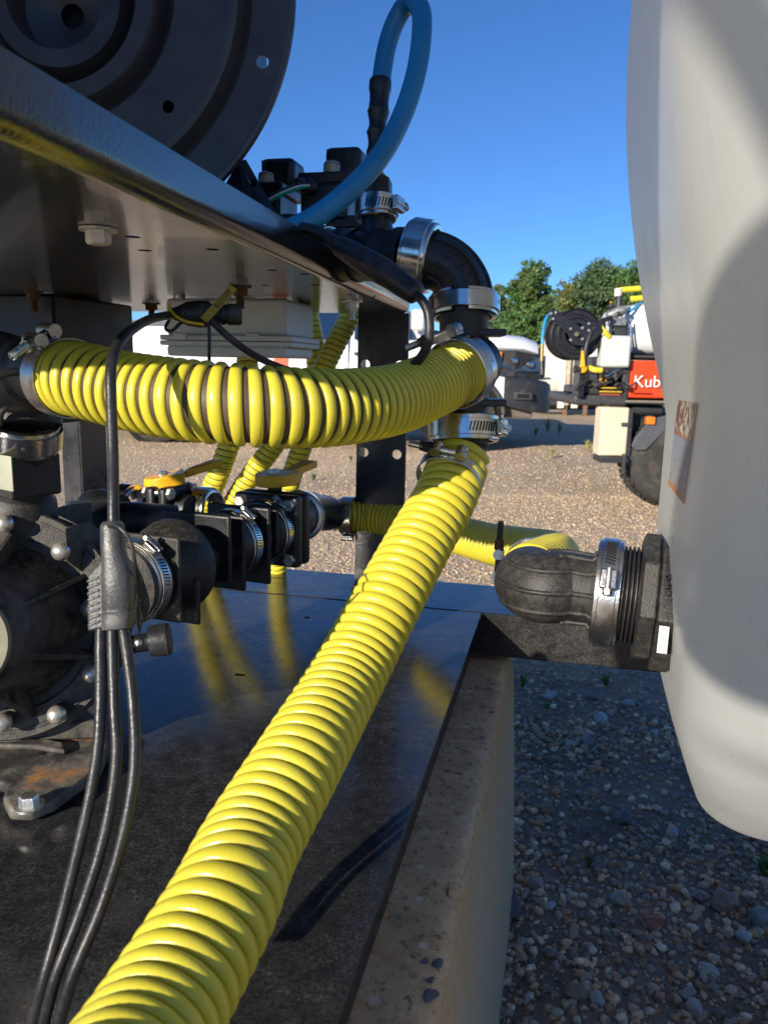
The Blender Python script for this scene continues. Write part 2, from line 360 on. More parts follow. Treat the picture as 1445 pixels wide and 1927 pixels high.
def worm_clamp(name, label, o, ax, r, w_=.0127, ang=0., group=None, mat=None, flange=True, dustm=None):
    """band with slots, screw housing at angle ang, flange rings under it"""
    ang = vang(ang, ax); e1, e2, a = frame(ax); o = np.asarray(o, float); root = thing(name, label, 'hose clamp', o, group); mt = mat or inox
    build(MB().ring(o, a, r, r+.0011, w_, 64, .0003), 'band', mt, root)
    if flange:
        build(MB().ring(o-a*w_*.62, a, r-.006, r-.0007, w_*.35, 64, .001), 'flange_ring', mt, root)
        build(MB().ring(o+a*w_*.62, a, r-.006, r-.0007, w_*.35, 64, .001), 'flange_ring', mt, root)
    # slots
    sm = MB()
    for k in range(9):
        t = ang - .32 - k*.0032/r*1.0
        d = cos(t)*e1+sin(t)*e2; q = -sin(t)*e1+cos(t)*e2
        sm.box(o+d*(r+.0013), nrm(a+q*.25), q, d, w_*.3, .0006, .0004)
    build(sm, 'slot_row', dark_hole, root, smooth=0)
    d = cos(ang)*e1+sin(ang)*e2; q = -sin(ang)*e1+cos(ang)*e2
    hb = MB(); hb.box(o+d*(r+.0045), a, q, d, w_*.52, .0085, .0034); build(hb, 'screw_housing', mt, root, bev=.0018, seg=3)
    sc = MB(); c = o+d*(r+.0062); sc.lathe(c-q*.009, q, [(0, .0030), (.018, .0030)], 16); hexbolt(sc, c+q*.009, q, .0040, .005); sc.lathe(c+q*.0085, q, [(0, .0048), (.001, .0048)], 20)
    build(sc, 'screw', zinc, root)
    return root
def tbolt_clamp(name, label, o, ax, r, w_, ang, bolt=.05, group=None, boltm=None, nutmat=None, twist=0., qdir=None):
    ang = vang(ang, ax); e1, e2, a = frame(ax); o = np.asarray(o, float); root = thing(name, label, 'hose clamp', o, group)
    build(MB().ring(o, a, r, r+.0012, w_, 64, .0003), 'band', inox2, root)
    d = cos(ang)*e1+sin(ang)*e2; q = -sin(ang)*e1+cos(ang)*e2; q = nrm(q + a*twist) if qdir is None else nrm(qdir)
    c = o+d*(r+.0065)
    for sgn in (-1, 1): build(MB().lathe(c+q*sgn*.012-a*w_*.5, a, [(0, .0055), (w_, .0055)], 20), 'trunnion', inox2, root)
    br = MB(); br.box(o+d*(r+.002), a, q, d, w_*.45, .017, .0015); build(br, 'bridge_plate', inox2, root, bev=.0006)
    bm_ = MB(); bm_.tube([c-q*.018, c+q*(.016+bolt)], .0031, 14)
    for k in range(int((bolt+.03)/.0013)): pass
    build(bm_, 'bolt', boltm or zinc, root)
    th_ = MB()
    for k in range(int(bolt/.0012)): th_.lathe(c+q*(.018+k*.0012), q, [(0, .0031), (.0003, .0035), (.0006, .0031)], 14, (False, False))
    build(th_, 'thread', boltm or zinc, root)
    nb = MB(); hexbolt(nb, c+q*.017, q, .0058, .007); nb.lathe(c+q*.024, q, [(0, .0048), (.003, .0048)], 20); build(nb, 'nut', nutmat or boltm or zinc, root)
    return root
def text(name, body, o, xd, yd, size, mat, parent, depth=.0003, align='LEFT'):
    cu = bpy.data.curves.new(name, 'FONT'); cu.body = body; cu.size = size; cu.extrude = depth; cu.align_x = align; cu.resolution_u = 2
    t = bpy.data.objects.new(name, cu); COL.objects.link(t); bpy.context.view_layer.update()
    me = bpy.data.meshes.new_from_object(t.evaluated_get(bpy.context.evaluated_depsgraph_get())); bpy.data.objects.remove(t)
    xd, yd = nrm(xd), nrm(yd); n_ = np.cross(xd, yd); base = wloc(parent) if parent is not None else np.zeros(3)
    me.transform(Matrix([[xd[i], yd[i], n_[i], o[i]-base[i]] for i in range(3)]+[[0, 0, 0, 1]])); me.materials.append(mat)
    ob = bpy.data.objects.new(name, me); COL.objects.link(ob)
    if parent is not None: ob.parent = parent
    return ob
def cpy(o, parent=None, dl=None):
    c = o.copy(); COL.objects.link(c); c.parent = parent
    if dl is not None: c.location = c.location + Vector(dl)
    for ch in o.children: cpy(ch, c)
    return c
# ================================================================ SETTING
g = MB(); xs = [-900, -60, -12, -3, 0, 3, 8, 20, 80, 900]; ys = [-900, -30, -3, 0, 2, 4, 8, 14, 40, 120, 1200]
g.add([(x, y, 0) for y in ys for x in xs], [(j*10+i, j*10+i+1, (j+1)*10+i+1, (j+1)*10+i) for j in range(len(ys)-1) for i in range(9)])
ground = build(g, 'ground', ground_m, loc=(0, 0, 0), smooth=0); ground['kind'] = 'structure'; ground['label'] = 'tan sandy gravel yard, with shade painted in darker beside the concrete block'

def ico(sub):
    bm = bmesh.new(); bmesh.ops.create_icosphere(bm, subdivisions=sub, radius=1); v = np.array([x.co[:] for x in bm.verts]); f = np.array([[q.index for q in x.verts] for x in bm.faces]); bm.free(); return v, f
def stone_variants(sub, k=10):
    v, f = ico(sub); out = []
    for i in range(k):
        d = rng.normal(size=(8, 3)); d /= np.linalg.norm(d, axis=1)[:, None]; q = v.copy()
        for n_ in d:   # flatten a few facets
            h = q@n_; lim = rng.uniform(.42, .85); q -= np.outer(np.clip(h-lim, 0, None), n_)
        q *= 1+rng.normal(size=(len(v), 1))*.05; q *= np.array([1, rng.uniform(.6, .95), rng.uniform(.45, .8)]); out.append(q)
    return out, f
TONES = np.array([(.32, .28, .23), (.20, .19, .18), (.42, .37, .30), (.28, .21, .15), (.14, .13, .125), (.38, .28, .19), (.54, .49, .42), (.24, .235, .23), (.34, .20, .13), (.48, .37, .25)])  # darker than the sunlit set: shade near the block put into the stones
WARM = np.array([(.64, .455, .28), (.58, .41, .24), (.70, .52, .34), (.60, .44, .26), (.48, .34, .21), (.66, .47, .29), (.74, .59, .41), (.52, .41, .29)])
def mesh_fast(name, v, f, tone, mat):
    me = bpy.data.meshes.new(name); me.vertices.add(len(v)); me.vertices.foreach_set('co', v.astype('f4').ravel())
    me.loops.add(f.size); me.loops.foreach_set('vertex_index', f.astype('i4').ravel()); me.polygons.add(len(f))
    me.polygons.foreach_set('loop_start', np.arange(0, f.size, 3, dtype='i4')); me.polygons.foreach_set('loop_total', np.full(len(f), 3, 'i4'))
    me.update(calc_edges=True)
    at = me.attributes.new('tone', 'FLOAT_COLOR', 'POINT'); at.data.foreach_set('color', np.c_[tone, np.ones(len(v))].astype('f4').ravel())
    me.materials.append(mat); me.polygons.foreach_set('use_smooth', [True]*len(f)); return me
def scatter(name, x0, x1, y0, y1, dens, sub, smin, smax, tones, label, powr=2.2, seed=1, warmf=None):
    r_ = np.random.default_rng(seed); n_ = int((x1-x0)*(y1-y0)*dens); p = np.c_[r_.uniform(x0, x1, n_), r_.uniform(y0, y1, n_), np.zeros(n_)]
    d = p-CAM; z = d@cF; px = 722.5+FPX*(d@cR)/z; py = 963.5-FPX*(d@cU)/z
    uu = p@ud; rr = p@rd
    keep = (z > .1) & (px > -60) & (px < 1505) & (py < 1990) & ~((rr < -.045) & (uu < 1.26) & (rr > -1.2))
    bare = np.exp(-((p[:, 0]-.66)/.22)**2-((p[:, 1]-1.72)/.16)**2) + .8*np.exp(-((p[:, 0]-.42)/.12)**2-((p[:, 1]-1.55)/.10)**2); keep &= r_.uniform(0, 1, n_) > .85*bare
    p = p[keep]; var, f = stone_variants(sub); n_ = len(p)
    size = smin+(smax-smin)*r_.power(1, n_)**(powr*1.6); vi = r_.integers(0, len(var), n_); an = r_.uniform(0, 2*pi, n_); V3 = np.array(var)[vi]*size[:, None, None]
    tl = r_.normal(0, .25, n_); y2 = V3[:, :, 1]*np.cos(tl)[:, None]-V3[:, :, 2]*np.sin(tl)[:, None]; z2 = V3[:, :, 1]*np.sin(tl)[:, None]+V3[:, :, 2]*np.cos(tl)[:, None]
    x3 = V3[:, :, 0]*np.cos(an)[:, None]-y2*np.sin(an)[:, None]; y3 = V3[:, :, 0]*np.sin(an)[:, None]+y2*np.cos(an)[:, None]
    vv = np.stack([x3+p[:, None, 0], y3+p[:, None, 1], z2+size[:, None]*r_.uniform(-.15, .3, (n_, 1))], 2).reshape(-1, 3)
    ff = (f[None]+(np.arange(n_)*len(var[0]))[:, None, None]).reshape(-1, 3)
    tn = tones[r_.integers(0, len(tones), n_)]*r_.uniform(.75, 1.2, (n_, 1))
    if warmf is not None:
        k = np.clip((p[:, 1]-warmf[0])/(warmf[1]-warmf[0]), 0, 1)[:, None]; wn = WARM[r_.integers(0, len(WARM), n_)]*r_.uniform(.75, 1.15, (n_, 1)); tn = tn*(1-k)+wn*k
    o = bpy.data.objects.new(name, mesh_fast(name, vv, ff, np.repeat(tn, len(var[0]), 0), stone_m)); COL.objects.link(o)
    tag(o, label, 'gravel', kind='stuff'); return o
scatter('gravel', .1, 1.9, .85, 2.1, 11500, 1, .0026, .0155, TONES*np.array([1.45, 1.3, 1.1]), 'small rounded gravel right of the concrete block, shade painted in as darker tones', 1.5, 1)
scatter('gravel', .0, 2.6, 2.1, 3.4, 3600, 1, .004, .016, TONES*np.array([1.4, 1.25, 1.08]), 'grey gravel below the black frame beam, shade painted into its tones', 1.6, 2, (2.2, 3.0))
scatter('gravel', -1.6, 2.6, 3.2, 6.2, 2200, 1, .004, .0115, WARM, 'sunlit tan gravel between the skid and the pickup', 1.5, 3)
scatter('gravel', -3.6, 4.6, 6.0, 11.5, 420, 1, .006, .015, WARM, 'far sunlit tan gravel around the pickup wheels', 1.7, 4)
# larger stones
var2, f2 = stone_variants(3, 6)
BIG = [(1227, 1735, 40, (.34, .13, .09), 'brick red oval stone on the dark gravel'), (1383, 1485, 62, (.16, .16, .17), 'flat grey slab stone half buried below the tank'), (1362, 1700, 44, (.27, .21, .16), 'brown oval stone right of the red stone'),
       (962, 1710, 52, (.15, .15, .155), 'big dark grey cobble against the side of the concrete block'), (1010, 1665, 32, (.22, .19, .16), 'brownish rounded stone above the big dark cobble'), (1078, 1872, 42, (.25, .18, .12), 'tan brown round stone near the bottom of the picture'), (1122, 1880, 32, (.36, .35, .32), 'pale angular stone beside the tan brown one'),
       (1030, 1523, 32, (.30, .20, .13), 'blocky tan stone standing on bare dirt'), (1172, 1542, 36, (.15, .15, .15), 'dark grey upright stone in the middle of the shaded gravel'), (1035, 1310, 30, (.40, .39, .38), 'pale pointed stone near the frame beam'), (1132, 1352, 34, (.42, .42, .42), 'pale bluish flat stone beside the dry twig'),
       (1180, 1326, 26, (.38, .37, .36), 'round pale grey stone under the tank edge'), (1074, 1398, 26, (.38, .38, .37), 'oval pale stone by the bend of the twig'), (1106, 1395, 28, (.26, .26, .27), 'mid grey stone right of the twig'), (1162, 1694, 32, (.30, .29, .25), 'beige grey stone left of the red stone'), (1035, 1706, 22, (.45, .45, .45), 'square whitish stone right of the big dark cobble'),
       (1428, 1727, 42, (.20, .24, .22), 'greenish grey flat stone at the right picture edge'), (1398, 1768, 30, (.38, .38, .38), 'light grey pointed stone low at the right'), (1230, 1378, 22, (.40, .39, .37), 'small light round stone below the tank corner'), (1265, 1572, 28, (.36, .35, .33), 'pale stone under the front edge of the tank'),
       (1332, 1835, 36, (.40, .39, .37), 'pale angular stone low in front of the brown oval'), (1292, 1872, 30, (.30, .28, .25), 'grey beige stone at the lower right'), (1310, 1900, 36, (.36, .33, .29), 'elongated beige stone at the bottom edge'), (1110, 1312, 24, (.20, .20, .21), 'dark pebble above the bluish flat stone'), (1310, 1687, 28, (.18, .17, .17), 'dark squarish stone left of the brown oval')]
for i, (px, py, sz, c, lb) in enumerate(BIG):
    p = onz(px, py+sz*.15, 0); dd = np.linalg.norm(p-CAM); r_ = sz*dd/FPX*.55; q = var2[i % 6]*r_; a = rng.uniform(0, 6.28); q = np.c_[q[:, 0]*cos(a*.3)-q[:, 1]*sin(a*.3), q[:, 0]*sin(a*.3)+q[:, 1]*cos(a*.3), q[:, 2]]
    me = mesh_fast('stone', q, f2, np.tile(np.array(c), (len(q), 1)), stone_m); o = bpy.data.objects.new('stone', me); COL.objects.link(o); o.location = (p[0], p[1], r_*.28); tag(o, lb, 'stone', 'larger stones lying in the gravel')
# twig
tw = build(MB().tube([onz(x, y, h) for x, y, h in ((1000, 1368, .03), (1018, 1385, .012), (1050, 1402, .006), (1072, 1385, .012), (1100, 1352, .02), (1160, 1312, .03), (1195, 1290, .03))], [.007, .005, .0025, .0022, .002, .0018, .001], 8), 'dry_twig', M('dry_stalk', (.36, .27, .15), .8)); tag(tw, 'bent dry tan stalk lying on the dark gravel', 'twig')
# weeds
leafm = M('weed_leaf', (.07, .16, .03), .6, var=.3); leafy = M('yellow_grass', (.30, .27, .08), .7, var=.3)
def weed(px, py, h, nl, label, mat, spread=.5, bw=.006):
    b = onz(px, py, 0); mb = MB(); r_ = random.Random(px)
    for k in range(nl):
        a = r_.uniform(0, 6.28); l = h*r_.uniform(.6, 1.1); s_ = r_.uniform(.2, 1)*spread; d = V(cos(a), sin(a), 0); q = V(-sin(a), cos(a), 0)*bw
        p0 = b+d*h*.05; p1 = b+d*l*s_*.5+zd*l*.6; p2 = b+d*l*s_+zd*l*(.95-.3*s_)
        mb.add([p0-q*.4, p0+q*.4, p1-q, p1+q, p2], [(0, 1, 3, 2), (2, 3, 4)])
    o = build(mb, 'weed', mat, smooth=0, loc=b); tag(o, label, 'weed', 'weeds growing in the gravel'); return o
weed(983, 1292, .06, 12, 'small bright green weed beside the end of the concrete block', leafm, .8, .005)
weed(1107, 1632, .04, 12, 'tiny green sprig in the middle of the shaded gravel', leafm, .7, .003)
weed(1437, 1650, .05, 14, 'green leafy weed at the right picture edge below the tank', leafm, .9, .006)
weed(1028, 1338, .03, 8, 'small green seedling above the dry twig', leafm, .9, .004)
weed(1138, 1292, .05, 10, 'green weed just below the black beam', leafm, .8, .006)
for x, y, h, lb in ((1007, 820, .16, 'brown grass tuft at the edge of the truck shadow'), (1030, 812, .3, 'tall pale stalks at the edge of the truck shadow'), (1052, 815, .2, 'third grass tuft along the truck shadow edge'), (1037, 862, .14, 'yellow green grass clump on the sunlit gravel'), (1105, 850, .2, 'thin green stalk left of the cream box'), (870, 985, .06, 'low weed behind the diagonal hose'), (590, 905, .08, 'short green tuft behind the valve handle'), (660, 868, .07, 'small green tuft left of the post')):
    weed(x, y, h, 26, lb, leafy if h > .1 else leafm, .6, .007)

# trees
bark = M('tree_bark', (.10, .075, .05), .9, var=.3, vscale=4)
def leaf_m(name, c):
    m, n, L, b = node_mat(name); at = n.new('ShaderNodeAttribute'); at.attribute_name = 'tone'; L(at.outputs['Color'], b.inputs['Base Color']); b.inputs['Roughness'].default_value = .55
    tr = n.new('ShaderNodeBsdfTranslucent'); L(at.outputs['Color'], tr.inputs[0]); mx = n.new('ShaderNodeMixShader'); mx.inputs[0].default_value = .35; L(b.outputs[0], mx.inputs[1]); L(tr.outputs[0], mx.inputs[2]); L(mx.outputs[0], n['Material Output'].inputs[0]); return m
leaf_mat = leaf_m('tree_leaves', 0)
def tree(px, dist, hpx, wpx, tone, label, seed, basef=.1):
    r_ = np.random.default_rng(seed); x = (px-722.5)/FPX*dist*.985; base = V(x, dist, 0); sc = dist/FPX; hgt = hpx*sc+1.0; wd = wpx*sc/2
    t = thing('tree', label, 'tree', base, 'trees behind the yard'); tr = MB()
    tr.tube(spline([base, base+V(.15, 0, hgt*.35), base+V(-.1, .1, hgt*.62), base+V(.1, 0, hgt*.9)], 12), np.linspace(.26, .04, 12), 10)
    build(tr, 'trunk', bark, t)
    cl = []; K = 64
    for i in range(K):   # clump centres fill an egg shaped crown
        h = r_.uniform(basef, 1.0); prof = (sin(pi*min(1, (h-basef)/(1-basef))**.75*.93+.12))**.7 if h < 1 else .1
        a = r_.uniform(0, 2*pi); rr = wd*prof*r_.uniform(.25, 1.0); cl.append((x+rr*cos(a), dist+rr*sin(a)*.9, h*hgt*.96, wd*r_.uniform(.16, .34)))
    lb = MB()
    for c in cl[:22]: lb.tube(spline([base+V(0, 0, c[2]*.55), base+V((c[0]-x)*.5, (c[1]-dist)*.5, c[2]*.8), V(*c[:3])], 6), np.linspace(.09, .02, 6), 6)
    build(lb, 'limb', bark, t)
    vs = []; tn = []
    for cx, cy, cz, cr in cl:
        n_ = int(620*(cr/(.3*wd))**1.6); d = r_.normal(size=(n_, 3))*cr*.62*np.array([1, 1, .7]); sub = r_.normal(size=(14, 3))*cr*.75; d = d*.45+sub[r_.integers(0, 14, n_)]*np.array([1, 1, .8])
        c = d+np.array([cx, cy, cz]); e = r_.normal(size=(n_, 3)); e /= np.linalg.norm(e, axis=1)[:, None]; f_ = np.cross(e, r_.normal(size=(n_, 3))); f_ /= np.linalg.norm(f_, axis=1)[:, None]
        s_ = r_.uniform(.06, .13, (n_, 1)); vs.append(np.stack([c-e*s_, c+f_*s_*.55, c+e*s_, c-f_*s_*.55], 1).reshape(-1, 3))
        k = tone*r_.uniform(.65, 1.25)*np.array([r_.uniform(.85, 1.2), 1, r_.uniform(.8, 1.1)]); tn.append(np.repeat(k[None]*r_.uniform(.7, 1.25, (n_, 1)), 4, 0))
    vs = np.concatenate(vs); tn = np.concatenate(tn); n_ = len(vs)//4; q = np.arange(n_)[:, None]*4
    ff = np.concatenate([q+np.array([[0, 1, 2]]), q+np.array([[0, 2, 3]])]); me = mesh_fast('crown', vs-base, ff, tn, leaf_mat); me.polygons.foreach_set('use_smooth', [False]*len(ff))
    o = bpy.data.objects.new('crown', me); COL.objects.link(o); o.parent = t
G1 = np.array((.13, .23, .07)); G2 = np.array((.20, .25, .085)); G3 = np.array((.12, .20, .09))
tree(925, 44, 150, 60, G3, 'thin hazy tree directly behind the banded elbow', 1)
tree(982, 40, 184, 100, G1, 'tall bright green tree left of the gap in the treeline', 2)
tree(1066, 52, 150, 90, G2, 'lower olive tree behind the hose reel of the utility vehicle', 3)
tree(1118, 50, 186, 120, G3, 'broad dark tree in the middle of the treeline', 4)
tree(1190, 46, 200, 130, G1, 'tallest tree partly hidden by the white tank', 5)
tree(1290, 48, 190, 130, G2, 'olive tree hidden mostly behind the white tank', 6)
tree(1030, 60, 120, 90, G3, 'low dark tree filling the gap in the treeline', 7)
tree(1150, 62, 150, 110, G2, 'far tree behind the broad dark tree', 8)

# ================================================================ SKID
# concrete block with rounded, chipped arris
nu, cs = 320, []
prof = [(-.40, .514), (-.30, .514), (-.22, .514), (-.18, .514), (-.15, .514), (-.13, .514), (-.115, .514), (-.10, .514), (-.090, .514), (-.081, .513), (-.075, .511), (-.070, .507), (-.067, .500), (-.065, .48), (-.062, .45), (-.060, .41), (-.057, .36), (-.054, .30), (-.050, .22), (-.046, .14), (-.042, .06), (-.040, -.02)]
from mathutils import noise as mn
rings = []
for i, u in enumerate(np.linspace(-.5, 1.36, nu)):
    ring = []
    for j, (r, z) in enumerate(prof):
        p = S(u, r, z); e = 1.0 if 7 <= j <= 13 else .45
        d = mn.noise(Vector(p*22))*.0012*e + mn.noise(Vector(p*90))*.0016*e + (-.0045 if mn.noise(Vector(p*30)) > .45 and 9 <= j <= 12 else 0) + mn.noise(Vector(p*5))*.001
        if j <= 9: p = p+zd*min(d, .003)
        else: p = p+rd*d
        ring.append(p)
    rings.append(ring)
blk_o = build(MB().grid(rings, False), 'concrete_block', conc_m, loc=S(.5, -.3, 0), smooth=60)
conc = thing('concrete_block', 'weathered brown concrete block under the black deck plate, with chipped edge and exposed stones', 'concrete block', S(.5, -.3, 0))
blk_o.name = 'block_body'; blk_o.parent = conc; blk_o.location = (0, 0, 0)
build(MB().prism([S(1.3595, r, z) for r, z in [(-.9, .512), (-.09, .512), (-.072, .500), (-.062, .41), (-.05, .2), (-.041, 0), (-.9, 0)]], -ud*.02), 'block_end', conc_m, conc, smooth=0)
build(MB().sbox(.43, -.95, .2565, .92, .55, .2555), 'block_core', conc_m, conc, smooth=0)
pebm = M('embedded_pebble', (.13, .125, .13), .6, var=.3, bump=.5, bscale=200)
for k, (px, py, s_) in enumerate(((785, 1805, 19), (825, 1812, 13), (812, 1872, 15), (843, 1452, 10), (826, 1592, 7), (840, 1505, 6), (1000, 1000, 1), (812, 1843, 8), (925, 1340, 6))):
    if px == 1000: continue
    p = onz(px, py, .514); r_ = s_*np.linalg.norm(p-CAM)/FPX; q = var2[k % 6]*V(r_, r_*1.1, r_*.3)
    q = np.c_[q[:, 0]*cos(k)-q[:, 1]*sin(k), q[:, 0]*sin(k)+q[:, 1]*cos(k), q[:, 2]]; base = wloc(conc); build(MB().add(q+p+V(0, 0, -.0005), [tuple(t) for t in f2]), 'exposed_pebble', pebm, conc)

# deck plate and frame
deck = thing('deck_plate', 'glossy black dusty steel deck plate of the sprayer skid', 'deck plate', S(.5, -.6, .6))
pl = MB().sbox(.4155, -.66, .597, .8175, .545, .003)
plo = build(pl, 'plate', deck_m, deck, smooth=0)
cut(plo, [(onz(578, 1162, .6), zd, .0048, .02), (onz(452, 1270, .6), zd, .0035, .02, rd, .004), (onz(700, 1560, .6), zd, .0001, .02)])
beam = thing('frame_beam', 'black steel frame beam running behind the deck to the white tank', 'frame beam', S(1.32, 0, .56))
bo = build(MB().sbox(1.3235, -.3, .5625, .0855, .95, .037), 'beam_tube', post_m, beam, bev=.003)
bo.data.materials[0] = deck_m
sw = MB(); q = [S(1.2365+.0012*mn.noise(Vector((x*40, 0, 0))), x, .5993) for x in np.linspace(-1.2, -.115, 120)]; sw.tube(q, [.0016+.0009*abs(mn.noise(Vector((x*90, 3, 0)))) for x in np.linspace(-1.2, -.115, 120)], 8)
build(sw, 'sealant_bead', dark_hole, beam)
for r in (-.9, -.115-.03): pass
rail = build(MB().sbox(.35, -1.0, .56, .80, .02, .0285), 'frame_rail', post_m, bev=.002); tag(rail, 'black steel rail under the left side of the deck plate', 'rail')
rail2 = build(MB().sbox(.41, -.150, .5545, .82, .02, .0385), 'frame_rail', post_m, bev=.002); tag(rail2, 'black steel rail in the shade under the right edge of the deck plate', 'rail')
# posts
pr_ = onplane(672, 800, S(1.338, 0, .8), ud); pl_ = onplane(765, 800, S(1.338, 0, .8), ud)
r0, r1 = pr_@rd, pl_@rd; u0 = 1.338
def zat(px, py): return onplane(px, py, S(u0, 0, 0), ud)[2]
post = thing('support_post', 'wide flat black steel post with four round holes behind the diagonal hose', 'post', S(u0, (r0+r1)/2, .6), 'posts holding up the tray')
po = build(MB().sbox(u0, (r0+r1)/2, .8455, .003, (r1-r0)/2, .2455), 'post_plate', post_m, post, smooth=0)
cut(po, [(onplane(px, py, S(u0, 0, 0), ud), ud, .0086, .03) for px, py in ((688, 686), (752, 688), (685, 851), (747, 855))])
build(MB().sbox(u0+.02, r0+.0028, .8455, .0168, .0025, .2455), 'post_flange', post_m, post, smooth=0)
build(MB().sbox(u0+.02, (r0+r1)/2, .603, .045, (r1-r0)/2, .0029), 'foot_plate', post_m, post, bev=.001)
pA = onplane(118, 860, S(1.30, 0, .8), ud)@rd; pB = onplane(151, 860, S(1.30, 0, .8), ud)@rd; pC = onplane(166, 860, S(1.30, 0, .8), ud)@rd
post2 = thing('support_post', 'narrow black angle iron post rising behind the left elbow', 'post', S(1.3, pA, .6), 'posts holding up the tray')
build(MB().sbox(1.303, (pA+pB)/2, .8455, .003, (pB-pA)/2, .2455), 'angle_leaf', post_m, post2, bev=.001)
build(MB().prism([S(1.30, pB+.0005, .6), S(1.30, pB+.004, .6), S(1.375, pB+.010, .6), S(1.375, pB+.006, .6)], zd*.491), 'angle_leaf', deck_m, post2, smooth=0)
gp = thing('hanging_plate', 'dark bracket plate with a bolt hanging under the tray at the left', 'bracket', S(1.25, pB, 1.0))
a_, b_ = onplane(130, 600, S(1.27, 0, 1), ud)@rd, onplane(211, 600, S(1.27, 0, 1), ud)@rd
build(MB().sbox(1.27, (a_+b_)/2, 1.0, .003, (b_-a_)/2, .0885), 'plate', matte, gp, smooth=0)
bp = P(148, 583, 1.27); hb_ = MB(); hexbolt(hb_, bp, -ud, .010, .008); hb_.lathe(bp, -ud, [(0, .013), (-.001, .013), (.0015, .013)], 24); build(hb_, 'bolt', rusty, gp)
sp = build(MB().sbox(1.05, (P(60, 600, 1.08)@rd)-.06, 1.0, .1, .11, .088), 'side_panel', matte, bev=.004); tag(sp, 'plain dark steel box section under the tray at the left picture edge', 'panel')

# tray
A_ = onz(100, 285, 1.09); B_ = onz(770, 590, 1.09); te = nrm(B_-A_); tn_ = nrm(np.cross(zd, te)); tr_ = -tn_   # te along, tn_ left, tr_ right
def T(e, l, z): return np.array([A_[0], A_[1], 0])+te*e+tn_*l+zd*z     # e from A_, l to the left of the edge
Te1 = (B_-A_)@te; Te0 = -.065
arc = [(.0 + .012*(1-cos(t)), 1.102-.012*sin(t)) for t in np.linspace(0, pi/2, 9)]
outer = [(0, 1.121)]+arc+[(.60, 1.09)]; inner = [(.60, 1.0935), (.012, 1.0935)]+[(.0035+.0085*(1-cos(t)), 1.102-.0085*sin(t)) for t in np.linspace(pi/2, 0, 7)]+[(.0035, 1.121)]
sec = outer+inner
tray = thing('reel_tray', 'glossy black steel tray with upturned lip carrying the hose reel', 'tray', T(.5, .3, 1.09))
to = build(MB().grid([[T(Te0, l, z) for l, z in sec], [T(Te1, l, z) for l, z in sec]], True, (True, True)), 'tray_sheet', shelf_m, tray, smooth=30)
fsec = [(Te0-.012+.012*(1-cos(t)), 1.102-.012*sin(t)) for t in np.linspace(0, pi/2, 9)]
fo_ = [(Te0-.012, 1.121)]+fsec+[(Te0+.0005, 1.0901)]; fi_ = [(Te0+.0005, 1.0934)]+[(Te0-.0085+.0085*(1-cos(t)), 1.102-.0085*sin(t)) for t in np.linspace(pi/2, 0, 7)]+[(Te0-.0085, 1.121)]
build(MB().grid([[T(e, l+.004*(1-0), z) for e, z in fo_+fi_] for l in (.002, .60)], True, (True, True)), 'front_lip', shelf_m, tray, smooth=30)
def under(px, py): return onz(px, py, 1.0918)
cut(to, [(under(px, py), zd, .0058, .01) for px, py in ((250, 441), (400, 465), (273, 467), (512, 505), (575, 512), (500, 534), (655, 552), (593, 533), (700, 560), (400, 560))])
for px, py, rr_, lb, mt in ((185, 430, .0085, 0, zinc), (63, 548, .0085, 0, rusty), (143, 568, .008, 0, rusty), (285, 570, .009, 0, rusty), (452, 538, .009, 0, rusty), (567, 571, .009, 0, rusty), (662, 566, .010, 0, zinc)):
    c = onz(px, py, 1.0895); m_ = MB(); m_.lathe(c, -zd, [(0, rr_*1.5), (.0018, rr_*1.5)], 24); hexbolt(m_, c-zd*.0018, -zd, rr_, .009)
    if px not in (185,): m_.tube([c-zd*.008, c-zd*.026], rr_*.5, 12); [m_.lathe(c-zd*(.012+.0016*k), -zd, [(0, rr_*.5), (.0005, rr_*.58), (.001, rr_*.5)], 12, (False, False)) for k in range(9)]
    build(m_, 'bolt', mt, tray)

# hose reel
ry = P(480, 250, .80)[1]; rcen = V(-.350, ry, 1.3677); Rr = .2505; deep = 1; fy = V(0, -1, 0)
def Rp(px, py): return onplane(px, py, rcen, V(0, 1, 0))
reel = thing('hose_reel', 'large dark grey steel hose reel disc standing in the tray at the top left', 'hose reel', rcen-zd*Rr)
pr = [(r*Rr, o) for r, o in ((1.0, .0005), (1.0, .0035), (.994, .0058), (.980, .006), (.966, .003), (.955, .002), (.835, .002), (.822, .000), (.812, -.005), (.800, -.007), (.788, -.002), (.770, .0065), (.756, .008), (.740, .0072), (.52, .0065), (.512, .004), (.505, -.006), (.495, -.012), (.47, -.014), (.455, -.010), (.44, -.004), (.425, -.001), (.36, .001), (.345, -.003), (.335, -.013), (.32, -.022), (.30, -.022), (.285, -.012), (.27, -.007), (.20, -.005), (.19, -.012), (.18, -.026), (.05, -.03))]
pr = [(r, o if r > .5*Rr else -.012+(o+.012)*1.6-.05*(.5-r/Rr)) for r, o in pr]; full = [(o, r) for r, o in pr]; back = [(o-.0022, r) for r, o in pr[::-1]]
do = build(MB().lathe(rcen, fy, full+back+[full[0]], 220, (False, False)), 'reel_disc', reel_m, reel, smooth=50)
cut(do, [(Rp(495, 118), fy, .0062, .03), (Rp(320, 205), fy, .0062, .03)])
build(MB().lathe(rcen-fy*.085, fy, [(-.12, .19), (0, .19)], 64), 'drum', matte, reel)
build(MB().box(rcen-fy*.21-zd*.14, V(1, 0, 0), V(0, 1, 0), zd, .06, .012, .135), 'reel_stand', matte, reel, bev=.003)
